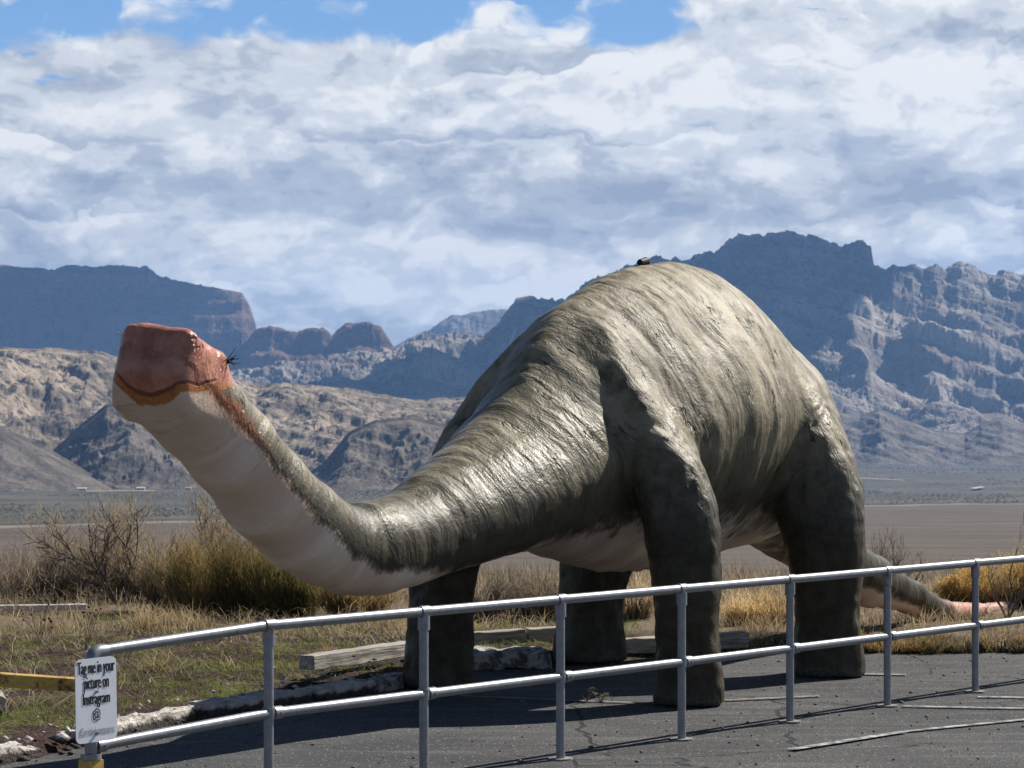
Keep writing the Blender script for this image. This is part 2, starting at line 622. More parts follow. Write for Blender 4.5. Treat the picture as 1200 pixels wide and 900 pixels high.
# ------------------------------------------------------------------ hills and mountains
def rock_mat(name, pale, mid, dark, scrub, tilt=0.35, band=60.0, shrub_scale=0.05, shrub_amt=0.5, bump_d=3.0, redd=None):
    m, N, b = material(name)
    P = N.pos()
    x, y, z = N.xyz(P)
    q = N.m('ADD', z, N.m('MULTIPLY', x, tilt))
    bandv = N.comb(N.m('MULTIPLY', x, 0.15 / band), N.m('MULTIPLY', y, 0.15 / band), N.m('DIVIDE', q, band))
    nb = N.noise(bandv, 1.0, 7, 0.7)
    n1 = N.noise(P, 1.0 / (band * 5), 6, 0.62)
    n2 = N.noise(P, 1.0 / (band * 0.6), 6, 0.68)
    c = N.mix(N.sstep(n1, 0.36, 0.62), mid, pale)
    c = N.mix(N.sstep(nb, 0.48, 0.66, 0.0, 0.75), c, dark)
    if redd:
        c = N.mix(N.sstep(N.noise(bandv, 0.5, 5, 0.6), 0.52, 0.62, 0.0, 0.8), c, redd)
    vs = N.noise(N.comb(N.m('DIVIDE', x, band * 0.32), N.m('DIVIDE', y, band * 0.32), N.m('DIVIDE', z, band * 2.6)), 1.0, 5, 0.6)
    c = N.mix(N.sstep(vs, 0.50, 0.66, 0.0, 0.6), c, dark)
    vv = N.vor(P, shrub_scale)
    pick = N.sstep(N.noise(P, shrub_scale * 0.22, 4, 0.6), 0.62 - 0.25 * shrub_amt, 0.72 - 0.25 * shrub_amt)
    c = N.mix(N.m('MULTIPLY', N.sstep(vv, 0.25, 0.48, 0.9, 0.0), pick), c, scrub)
    gl = N.attr('gully').outputs['Fac']
    c = N.mix(N.m('MULTIPLY', N.sstep(N.m('ADD', gl, N.m('MULTIPLY', N.m('SUBTRACT', n2, 0.5), 1.2)), 0.35, 0.75), 0.85), c, scrub)
    h = N.m('ADD', N.m('MULTIPLY', n2, 0.7), N.m('MULTIPLY', nb, 0.6))
    setp(N, b, color=c, rough=0.95, spec=0.1, normal=N.bump(h, 1.0, bump_d))
    return m


ROCK_BLUE = rock_mat('mountain_rock', (0.37, 0.325, 0.275), (0.17, 0.147, 0.125), (0.06, 0.052, 0.046), (0.05, 0.055, 0.04), 0.30, 55, 0.08, 0.3, 22, (0.25, 0.185, 0.145))
ROCK_MESA = rock_mat('mesa_rock', (0.27, 0.165, 0.115), (0.135, 0.082, 0.060), (0.032, 0.026, 0.024), (0.03, 0.033, 0.026), 0.04, 60, 0.09, 0.25, 34, (0.20, 0.095, 0.062))
ROCK_PALE = rock_mat('pale_rock', (0.36, 0.29, 0.215), (0.165, 0.134, 0.102), (0.07, 0.058, 0.047), (0.05, 0.05, 0.034), 0.22, 16, 0.09, 0.8, 4)
ROCK_GREY = rock_mat('grey_hill', (0.19, 0.16, 0.13), (0.10, 0.086, 0.072), (0.055, 0.048, 0.042), (0.07, 0.065, 0.05), 0.5, 12, 0.14, 0.6, 2.0)


def range_mesh(name, crest, d_front, d_crest, d_back, mat, p_shape, ncol=500, nrow=150, amp=30, wave=300, billow=0.0, terr=0.0, terr_tilt=0.3, terr_h=40, jag=6, seed=1, spur=0.0, label=None):
    crest = np.array(crest, float)
    inn = np.linspace(max(crest[0, 0], -60), min(crest[-1, 0], 1260), ncol)
    sx = inn
    if crest[0, 0] < -60:
        sx = np.concatenate([np.linspace(crest[0, 0], -60, 140)[:-1], sx])
    if crest[-1, 0] > 1260:
        sx = np.concatenate([sx, np.linspace(1260, crest[-1, 0], 180)[1:]])
    yc = np.interp(sx, crest[:, 0], crest[:, 1])
    # crags on the skyline
    t = np.concatenate([np.linspace(0, 1, int(nrow * 0.75)), 1 + np.linspace(0, 1, nrow - int(nrow * 0.75) + 1)[1:]])
    SX, T = np.meshgrid(sx, t, indexing='ij')
    YC = np.repeat(yc[:, None], len(t), 1)
    Y = np.where(T <= 1, d_front + (d_crest - d_front) * T, d_crest + (d_back - d_crest) * (T - 1))
    X = (SX - 600) / F * Y
    base = ground_z(X, Y) - 4
    zc = CAMZ + (HZ - YC) / F * d_crest
    tt = np.clip(T, 0, 1)
    if spur:
        sp = fbm(X / (wave * 1.1), Y / (wave * 2.6), 3, seed + 70, ridged=True)
        tt = np.clip(tt + spur * (sp - 0.5) * np.sin(np.pi * tt), 0, 1)
    pr = np.interp(tt, p_shape[0], p_shape[1])
    pr = np.where(T > 1, 1 - (T - 1) ** 1.3 * 0.9, pr)
    Z = base + (zc - base) * pr
    env = np.sin(np.pi * np.clip(T, 0, 1)) ** 0.7
    hgt = np.clip((zc - base) / 60.0, 0, 1)
    wx = X + wave * 0.5 * (fbm(X / wave * 0.8, Y / wave * 0.8, 3, seed + 90) - 0.5)
    wy = Y + wave * 0.5 * (fbm(X / wave * 0.8 + 31, Y / wave * 0.8, 3, seed + 91) - 0.5)
    n = fbm(wx / wave, wy / wave, 8, seed, 0.56, ridged=True) - 0.55
    Z += hgt * env * amp * n * 2
    if billow:
        bl = fbm(wx / (wave * 0.7), wy / (wave * 1.1), 7, seed + 5, 0.58, billow=True)
        Z += hgt * billow * (bl - 0.25) * np.clip(env + 0.25, 0, 1)
    if terr:
        q = (Z + terr_tilt * X) / terr_h + 1.2 * (fbm(X / (wave * 2), Y / (wave * 2), 3, seed + 9) - 0.5)
        fr = q - np.floor(q)
        step = np.floor(q) + np.clip((fr - 0.25) / 0.3, 0, 1) ** 0.7
        tm = np.clip(vnoise(X / (wave * 1.3), Y / (wave * 1.3), seed=seed + 14) * 2.2 - 0.5, 0, 1)
        Z += hgt * terr * tm * (step - q) * terr_h * np.clip(env * 1.5, 0, 1)
        th2 = terr_h * 0.31
        q = (Z + terr_tilt * 1.15 * X) / th2 + 1.6 * (fbm(X / wave, Y / wave, 3, seed + 15) - 0.5)
        fr = q - np.floor(q)
        step = np.floor(q) + np.clip((fr - 0.3) / 0.25, 0, 1)
        Z += hgt * terr * 0.7 * np.clip(vnoise(X / (wave * .6), Y / (wave * .6), seed=seed + 16) * 2 - 0.4, 0, 1) * (step - q) * th2 * np.clip(env * 1.5, 0, 1)
    # nothing in front of the crest may stand above it as seen from the valley
    lim = CAMZ + (HZ - YC) / F * Y
    over = Z - (lim - 6)
    Z = np.where((T < 1) & (over > 0), lim - 6 + 6 * np.tanh(over / 12), Z)
    if jag:
        # blocky crags of several sizes
        j = np.clip((fbm(X / 75, Y / 110, 3, seed + 30, 0.5) - 0.45) * 8, 0, 1) * 0.7 + np.clip((fbm(X / 24, Y / 40, 4, seed + 31, 0.6) - 0.45) * 7, 0, 1) * 0.55 - 0.4
        Z += hgt * jag * j * np.clip((T - 0.55) / 0.35, 0, 1)
    V = np.stack([X, Y, Z], -1).reshape(-1, 3)
    me = np_mesh(name, V, grid_quads(*X.shape))
    if billow:
        fattr(me, 'gully', np.clip((0.17 - bl) * 9 + 0.5, 0, 1).ravel())
    o = link(name, me, mat, smooth=True)
    tag(o, label, kind='structure')
    return o


CLIFF = ([0, 0.35, 0.62, 0.70, 0.78, 0.84, 0.92, 1], [0, 0.18, 0.42, 0.70, 0.76, 0.94, 0.98, 1])
SLOPE = ([0, 0.3, 0.6, 0.8, 0.92, 1], [0, 0.26, 0.55, 0.78, 0.93, 1])
ROUND = ([0, 0.15, 0.4, 0.7, 0.88, 1], [0, 0.12, 0.42, 0.80, 0.95, 1])

range_mesh('mountain', [(430, 430), (470, 402), (500, 388), (530, 371), (560, 366), (600, 364), (640, 372), (700, 400)], 10300, 11200, 11900, ROCK_BLUE, SLOPE, 260, 70, 40, 500, jag=10, seed=3)
range_mesh('mountain', [(-2600, 560), (-2000, 470), (-1400, 380), (-1100, 350), (-700, 335), (-330, 330), (-200, 318), (-60, 316), (0, 312), (25, 315), (65, 317), (78, 313), (145, 313), (172, 314), (188, 324), (225, 332), (262, 341), (284, 345), (291, 356), (297, 372), (301, 388), (315, 420), (335, 470)], 7600, 8900, 9800, ROCK_MESA, CLIFF, 620, 190, 75, 420, jag=9, seed=11, terr=0.55, terr_tilt=0.03, terr_h=55)
range_mesh('mountain', [(230, 470), (270, 420), (300, 386), (316, 381), (345, 391), (362, 387), (378, 386), (389, 394), (405, 381), (430, 377), (447, 384), (456, 398), (464, 412), (500, 440), (540, 470)], 7100, 7700, 8300, ROCK_MESA, CLIFF, 420, 130, 45, 260, jag=8, seed=21, terr=0.4, terr_tilt=0.05, terr_h=40)
MTN_R = [(200, 470), (255, 446), (300, 432), (345, 424), (400, 420), (440, 412), (464, 409), (480, 400), (500, 397), (545, 396), (572, 393), (588, 378), (605, 356), (625, 352), (650, 355), (662, 350), (700, 325), (735, 311), (757, 303), (776, 302), (795, 308), (808, 305), (820, 300), (843, 298), (855, 281), (880, 276), (895, 274), (925, 273), (946, 279), (970, 286), (984, 293), (994, 288), (1012, 288), (1021, 294), (1024, 313), (1038, 318), (1047, 312), (1058, 318), (1070, 314), (1082, 320), (1097, 312), (1110, 320), (1122, 313), (1140, 312), (1162, 320), (1200, 321), (1260, 330), (1330, 318), (1500, 340), (1750, 330), (2100, 385), (2600, 440), (3100, 520)]
range_mesh('mountain', MTN_R, 5000, 6900, 7800, ROCK_BLUE, ([0, 0.25, 0.5, 0.68, 0.82, 0.90, 1], [0, 0.16, 0.40, 0.60, 0.74, 0.92, 1]), 1400, 330, 100, 520, jag=18, seed=31, terr=0.42, terr_tilt=0.42, terr_h=70, spur=0.35)
range_mesh('hill', [(-2300, 560), (-1700, 480), (-1100, 430), (-700, 420), (-300, 398), (-100, 404), (0, 407), (60, 410), (112, 413), (160, 428), (220, 436), (270, 441), (300, 452), (330, 447), (400, 456), (440, 463), (500, 471), (560, 466), (620, 480), (700, 520), (760, 568)], 2650, 3500, 3900, ROCK_PALE, ROUND, 1000, 260, 18, 150, billow=26, terr=0.3, terr_tilt=0.2, terr_h=14, jag=2.5, seed=41, spur=0.3)
range_mesh('hill', [(20, 578), (62, 528), (96, 496), (125, 474), (150, 470), (200, 488), (240, 505), (300, 520), (340, 545), (390, 578)], 2480, 2720, 3000, ROCK_GREY, SLOPE, 420, 150, 12, 60, billow=7, terr=0.35, terr_tilt=-0.5, terr_h=9, jag=1, seed=51, spur=0.2)
range_mesh('hill', [(-1500, 575), (-1000, 520), (-600, 500), (-300, 470), (-150, 480), (0, 500), (50, 521), (100, 551), (150, 577)], 2380, 2540, 2700, ROCK_GREY, SLOPE, 300, 100, 4, 60, billow=1.5, jag=0, seed=61)
range_mesh('hill', [(325, 580), (380, 541), (408, 507), (440, 492), (480, 489), (520, 497), (580, 505), (640, 522), (700, 560), (720, 578)], 2420, 2660, 2950, ROCK_GREY, SLOPE, 420, 150, 12, 60, billow=7, terr=0.35, terr_tilt=-0.5, terr_h=9, jag=1, seed=73, spur=0.2)
range_mesh('hill', [(880, 545), (940, 500), (980, 483), (1008, 487), (1030, 479), (1052, 489), (1095, 505), (1130, 509), (1150, 496), (1175, 489), (1200, 498), (1260, 482), (1330, 500), (1500, 490), (1800, 510), (2200, 538)], 4450, 4950, 5300, ROCK_GREY, SLOPE, 520, 120, 22, 150, billow=9, jag=2, seed=83, spur=0.35, terr=0.2, terr_tilt=0.3, terr_h=16)

# sagebrush standing on the flat, far too many to count
def sagebrush():
    rs = np.random.default_rng(5)
    n = 26000
    Y = 950 + 3600 * rs.random(n) ** 1.3
    X = Y * rs.uniform(-0.24, 0.24, n)
    keep = (Y > 1250 + 2050 * X / Y + 15) & (fbm(X / 60, Y / 220, 4, 91) > 0.44)
    X, Y = X[keep], Y[keep]
    n = len(X)
    Z = ground_z(X, Y)
    r_ = rs.uniform(0.6, 1.7, n) * (Y / 1500) ** 0.5
    base = np.array([(1, 0, 0), (.3, .95, 0), (-.8, .6, 0), (-.8, -.6, 0), (.3, -.95, 0), (0.1, 0, 0.9)], float)
    V = base[None] * r_[:, None, None] * rs.uniform(0.7, 1.3, (n, 6, 1)) + np.stack([X, Y, Z - 0.1], -1)[:, None]
    tri = np.array([(0, 1, 5), (1, 2, 5), (2, 3, 5), (3, 4, 5), (4, 0, 5)])
    T = (tri[None] + 6 * np.arange(n)[:, None, None]).reshape(-1, 3)
    o = link('sagebrush', np_mesh('sagebrush', V.reshape(-1, 3), T), simple('sage', (0.05, 0.05, 0.04), 0.95, var=0.5, scale=0.02))
    tag(o, kind='stuff')


sagebrush()

# dirt track on the flat
m, N, b = material('track_dirt')
setp(N, b, color=(0.33, 0.29, 0.24), rough=0.95)
TRACK = m


def track(pts, w):
    vs = []
    for px, py in pts:
        # find the distance at which the falling plain shows at this row
        Ys = np.geomspace(60, 8000, 900)
        rows = HZ + F * (CAMZ - ground_z(0, Ys)) / Ys
        Y = float(np.interp(py, rows[::-1], Ys[::-1]))
        X = (px - 600) / F * Y
        z = float(ground_z(X, Y)) + 2.3
        vs += [(X, Y - w / 2, z), (X, Y + w / 2, z)]
    mb = MB()
    mb.add(vs, [(2 * i, 2 * i + 2, 2 * i + 3, 2 * i + 1) for i in range(len(pts) - 1)])
    tag(mb.build('dirt_track', TRACK), kind='structure')


track([(1005, 562), (1060, 565), (1115, 572), (1140, 575), (1152, 573), (1125, 570)], 26)
track([(102, 578.5), (122, 578.5), (142, 578), (182, 578)], 16)


# small far buildings at the foot of the hills
def far_house(px, py, w, h, label):
    Y = 2420.0
    X = (px - 600) / F * Y
    z = float(ground_z(X, Y))
    t = empty('house', (X, Y, z - 0.3))
    tag(t, label, 'house', 'far houses at the foot of the hills')
    mb = MB()
    mb.box((0, 0, h / 2), (w, w * 0.6, h))
    mb.build('wall', HOUSE_W, t)
    mb = MB()
    a, d, e = w * 0.56, w * 0.36, 0.45 * h
    mb.add([(-a, -d, h), (a, -d, h), (a, d, h), (-a, d, h), (-a, 0, h + e), (a, 0, h + e)], [(0, 1, 5, 4), (2, 3, 4, 5), (0, 4, 3), (1, 2, 5), (3, 2, 1, 0)])
    mb.build('roof', HOUSE_R, t)


HOUSE_W = simple('pale_house_wall', (0.42, 0.39, 0.34), 0.8, scale=0.5)
HOUSE_R = simple('pale_house_roof', (0.52, 0.50, 0.47), 0.6, scale=0.5)
far_house(96, 574, 8.0, 2.2, 'low pale house at the foot of the left hill, leftmost of the far houses')
far_house(165, 571, 7.5, 2.6, 'small white house at the foot of the hills left of the dinosaur neck')
far_house(221, 575, 5.0, 2.6, 'tiny pale house against the dinosaur neck, rightmost of the far houses')

# ------------------------------------------------------------------ the dinosaur statue
AX = Vector((0.5223, 0.8528, 0))                 # from head to tail
ORG = Vector((0.36, 18.97, 0))                   # between the front legs
ROT = math.atan2(AX.y, AX.x)


def smooth_interp(x, xs, ys):
    """Catmull-Rom style interpolation"""
    xs = np.asarray(xs, float)
    ys = np.asarray(ys, float)
    m = np.gradient(ys, xs)
    i = np.clip(np.searchsorted(xs, x) - 1, 0, len(xs) - 2)
    h = xs[i + 1] - xs[i]
    t = np.clip((x - xs[i]) / h, 0, 1)
    t2, t3 = t * t, t * t * t
    return (2 * t3 - 3 * t2 + 1) * ys[i] + (t3 - 2 * t2 + t) * h * m[i] + (-2 * t3 + 3 * t2) * ys[i + 1] + (t3 - t2) * h * m[i + 1]


# u, top, bottom, half width, height of the widest place, tent exponent
BODY = np.array([
    (-2.60, 1.50, 0.94, 0.28, 1.22, 2.0),
    (-2.17, 1.54, 0.96, 0.30, 1.25, 2.0),
    (-1.87, 1.665, 0.98, 0.36, 1.31, 1.95),
    (-1.40, 1.87, 1.03, 0.48, 1.42, 1.75),
    (-0.887, 2.13, 1.09, 0.58, 1.56, 1.55),
    (-0.51, 2.44, 1.10, 0.65, 1.66, 1.45),
    (0.00, 2.84, 1.00, 0.74, 1.86, 1.45),
    (0.55, 3.08, 0.90, 0.92, 1.98, 1.5),
    (1.30, 3.25, 0.86, 1.00, 2.05, 1.55),
    (1.80, 3.295, 0.88, 1.00, 2.08, 1.55),
    (2.55, 3.14, 0.96, 0.90, 2.0, 1.6),
    (3.20, 2.76, 0.98, 0.76, 1.80, 1.7),
    (4.00, 1.70, 0.76, 0.42, 1.20, 1.9),
    (4.80, 1.02, 0.52, 0.27, 0.77, 2.0),
    (5.70, 0.71, 0.30, 0.205, 0.50, 2.0)])
NECK = [(-2.05, 0, 1.24, .285), (-2.40, 0, 1.20, .285), (-2.73, 0, 1.205, .28), (-3.0, 0, 1.275, .275), (-3.254, 0, 1.39, .285), (-3.63, 0, 1.617, .285), (-3.973, 0, 1.886, .275), (-4.288, 0, 2.10, .275), (-4.50, 0, 2.22, .26)]
TAIL = [(5.0, 0, 0.70, .25), (5.7, 0, 0.53, .225), (6.1, 0, 0.44, .195), (6.6, 0, 0.325, .16), (7.0, 0, 0.205, .14), (7.5, 0, 0.110, .115), (8.4, 0.02, 0.045, .098), (9.35, 0.02, 0.03, .08)]
# w, u, v, half length, half width
LEGS = {
    'fr': [(-.1, .02, 1.06, .26, .265), (.10, .02, 1.055, .25, .25), (.45, .02, 1.045, .235, .225), (.95, .05, 1.02, .275, .25), (1.4, .10, .93, .34, .28), (1.72, .15, .80, .37, .27), (2.0, .20, .60, .39, .25), (2.35, .25, .40, .39, .20), (2.6, .31, .275, .35, .145), (2.80, .38, .165, .27, .085)],
    'fl': [(-.1, 0, -1.085, .26, .26), (.12, 0, -1.08, .245, .245), (.45, 0, -1.065, .23, .225), (.95, .02, -1.03, .24, .24), (1.4, .06, -.89, .33, .28), (1.9, .15, -.64, .45, .30), (2.3, .26, -.44, .45, .24), (2.6, .34, -.29, .38, .17), (2.80, .38, -.16, .25, .08)],
    'rr': [(-.1, 2.38, 1.085, .31, .30), (.10, 2.38, 1.08, .30, .285), (.5, 2.38, 1.07, .275, .255), (1.0, 2.42, 1.035, .355, .31), (1.5, 2.54, .885, .51, .385), (2.0, 2.66, .64, .60, .385), (2.4, 2.74, .47, .56, .32), (2.72, 2.80, .30, .38, .10)],
    'rl': [(-.1, 2.36, -1.11, .31, .30), (.10, 2.36, -1.105, .29, .27), (.5, 2.36, -1.09, .255, .235), (1.0, 2.42, -1.0, .33, .30), (1.5, 2.54, -.82, .50, .385), (2.0, 2.66, -.62, .60, .385), (2.4, 2.74, -.47, .56, .32), (2.72, 2.80, -.30, .38, .10)]}


def leg_field(p, pts):
    q = np.array(pts)
    w = np.clip(p[2], q[0, 0], q[-1, 0])
    cu, cv, ru, rv = (smooth_interp(w, q[:, 0], q[:, k]) for k in (1, 2, 3, 4))
    sg = 1.0 if q[2, 2] > 0 else -1.0
    al = np.interp(w, [0, 1.3, 2.0, 2.6], [0.44, 0.42, 0.36, 0.22]) * sg
    ca, sa = np.cos(al), np.sin(al)
    du, dv = p[0] - cu, p[1] - cv
    a = np.abs(du * ca - dv * sa) / ru
    b_ = np.abs(du * sa + dv * ca) / rv
    n = (a ** 3.2 + b_ ** 3.2 + 1e-9) ** (1 / 3.2)
    d = (n - 1) * np.minimum(ru, rv) * 0.9
    return np.maximum(d, p[2] - q[-1, 0])


# head frame: forward, lateral (to the animal's left), up - in (u, v, w)
HEAD_C = np.array([-4.56, 0.0, 2.375])
HYAW, HPITCH, HROLL = R(18), R(14), R(8)


def head_frame():
    f = np.array([-math.cos(HYAW) * math.cos(HPITCH), math.sin(HYAW) * math.cos(HPITCH), math.sin(HPITCH)])
    l = np.array([math.sin(HYAW), math.cos(HYAW), 0.0])
    n = np.cross(l, f)
    if n[2] < 0:
        n = -n
    # roll: the animal's left side goes down
    l2 = l * math.cos(HROLL) - n * math.sin(HROLL)
    n2 = n * math.cos(HROLL) + l * math.sin(HROLL)
    return f, l2, n2


HF, HL, HN = head_frame()


def cone(p, a, b):
    """distance to a capsule whose radius changes from a to b"""
    pa = np.array(a[:3], np.float32)
    ba = np.array(b[:3], np.float32) - pa
    d = [p[i] - pa[i] for i in range(3)]
    h = np.clip((d[0] * ba[0] + d[1] * ba[1] + d[2] * ba[2]) / float(ba @ ba), 0, 1)
    q = (d[0] - h * ba[0]) ** 2 + (d[1] - h * ba[1]) ** 2 + (d[2] - h * ba[2]) ** 2
    return np.sqrt(q) - (a[3] + h * (b[3] - a[3])), h


def smin(a, b, k):
    h = np.clip(0.5 + 0.5 * (b - a) / k, 0, 1)
    return b + (a - b) * h - k * h * (1 - h)


def chain(p, pts, k=0.06):
    d = None
    for a, b in zip(pts[:-1], pts[1:]):
        c, _ = cone(p, a, b)
        d = c if d is None else smin(d, c, k)
    return d


def torso(p):
    u, v, w = p
    top = smooth_interp(u, BODY[:, 0], BODY[:, 1])
    bot = smooth_interp(u, BODY[:, 0], BODY[:, 2])
    a = smooth_interp(u, BODY[:, 0], BODY[:, 3])
    c = smooth_interp(u, BODY[:, 0], BODY[:, 4])
    e = smooth_interp(u, BODY[:, 0], BODY[:, 5])
    up = w > c
    h = np.where(up, top - c, c - bot)
    e = np.where(up, e, 1.75 + 0.5 * np.clip((-0.3 - u) / 1.2, 0, 1))
    y = np.abs(w - c) / h
    x = np.sqrt(v * v + 0.0005) / a
    n = (x ** e + y ** e) ** (1 / e)
    d = (n - 1) * np.minimum(a, h) * 0.85
    # ends
    d = np.maximum(d, BODY[0, 0] - u)
    d = np.maximum(d, u - BODY[-1, 0])
    return d


def rbox(p, c, half, r, ax):
    q = []
    for i in range(3):
        t = sum((p[k] - c[k]) * ax[i][k] for k in range(3))
        q.append(np.abs(t) - (half[i] - r))
    o = np.sqrt(sum(np.maximum(t, 0) ** 2 for t in q))
    return o + np.minimum(np.maximum(np.maximum(q[0], q[1]), q[2]), 0) - r


def head(p):
    ax = (HF, HL, HN)
    hc = [sum((p[k] - HEAD_C[k]) * ax[i][k] for k in range(3)) for i in range(3)]
    f, l, n = hc
    # blunt box-shaped head, narrower at the nose, flat on top
    sc = 1.0 - 0.36 * np.clip((f + 0.12) / 0.5, 0, 1) ** 1.2
    hp = (f, l / sc, n)
    d = rbox(hp, (0.0, 0, -0.050), (0.265, 0.305, 0.275), 0.075, np.eye(3))
    nose = rbox(hp, (0.19, 0, -0.10), (0.125, 0.23, 0.12), 0.10, np.eye(3))
    # brow slopes to the nose
    slope = (n - 0.215) * 0.97 + (f - 0.16) * 0.22
    d = -smin(-d, -slope, 0.04)
    d = smin(d, nose, 0.06)
    # cheeks lean in towards the top
    la = np.sqrt(l * l + 0.0006)
    roof = 0.93 * n + 0.37 * la - 0.232
    d = -smin(-d, -roof, 0.02)
    chk = 0.24 * n + 0.97 * la - 0.305 + 0.14 * np.clip(f + 0.1, 0, 1)
    d = -smin(-d, -chk, 0.025)
    chin = 0.60 * f - 0.80 * n - 0.305
    d = -smin(-d, -chin, 0.06)
    return d


def dino_field(p):
    t = torso(p)
    nk = chain(p, NECK)
    tl = chain(p, TAIL)
    d = smin(t, nk, 0.10)
    d = smin(d, tl, 0.12)
    d = smin(d, head(p), 0.09)
    legs = None
    for key, pts in LEGS.items():
        c = leg_field(p, pts)
        legs = c if legs is None else np.minimum(legs, c)
    d = smin(d, legs, 0.065)
    d = np.maximum(d, 0.005 - p[2])
    d = np.maximum(d, p[0] - 9.38)
    return d


def surface_nets(f, org, h):
    nx, ny, nz = f.shape
    ins = f < 0
    cc = np.zeros((nx - 1, ny - 1, nz - 1), np.uint8)
    for a in (0, 1):
        for b_ in (0, 1):
            for c in (0, 1):
                cc += ins[a:nx - 1 + a, b_:ny - 1 + b_, c:nz - 1 + c]
    act = (cc > 0) & (cc < 8)
    I = np.argwhere(act)
    idx = np.full(act.shape, -1, np.int64)
    idx[act] = np.arange(len(I))
    acc = np.zeros((len(I), 3))
    cnt = np.zeros(len(I))
    for ax in range(3):
        for a in (0, 1):
            for b_ in (0, 1):
                o0 = np.zeros(3, int)
                oth = [k for k in range(3) if k != ax]
                o0[oth[0]] = a
                o0[oth[1]] = b_
                o1 = o0.copy()
                o1[ax] = 1
                f0 = f[tuple((I + o0).T)]
                f1 = f[tuple((I + o1).T)]
                c = (f0 < 0) != (f1 < 0)
                t = np.where(c, f0 / np.where(c, f0 - f1, 1), 0)
                pnt = np.repeat(o0[None].astype(float), len(I), 0)
                pnt[:, ax] += t
                acc += pnt * c[:, None]
                cnt += c
    V = (I + acc / np.maximum(cnt, 1)[:, None]) * h + org
    Q = []
    for ax in range(3):
        o = [k for k in range(3) if k != ax]
        sl0 = [slice(None)] * 3
        sl1 = [slice(None)] * 3
        sl0[ax] = slice(0, f.shape[ax] - 1)
        sl1[ax] = slice(1, None)
        s0, s1 = ins[tuple(sl0)], ins[tuple(sl1)]
        e = np.argwhere(s0 != s1)
        ok = (e[:, o[0]] > 0) & (e[:, o[1]] > 0) & (e[:, o[0]] < f.shape[o[0]] - 1) & (e[:, o[1]] < f.shape[o[1]] - 1)
        e = e[ok]
        flip = s0[tuple(e.T)]

        def cell(da, db):
            q = e.copy()
            q[:, o[0]] -= da
            q[:, o[1]] -= db
            return idx[tuple(q.T)]
        quad = np.stack([cell(1, 1), cell(0, 1), cell(0, 0), cell(1, 0)], -1)
        if ax == 1:
            flip = ~flip
        quad[~flip] = quad[~flip][:, ::-1]
        Q.append(quad)
    return V, np.concatenate(Q)


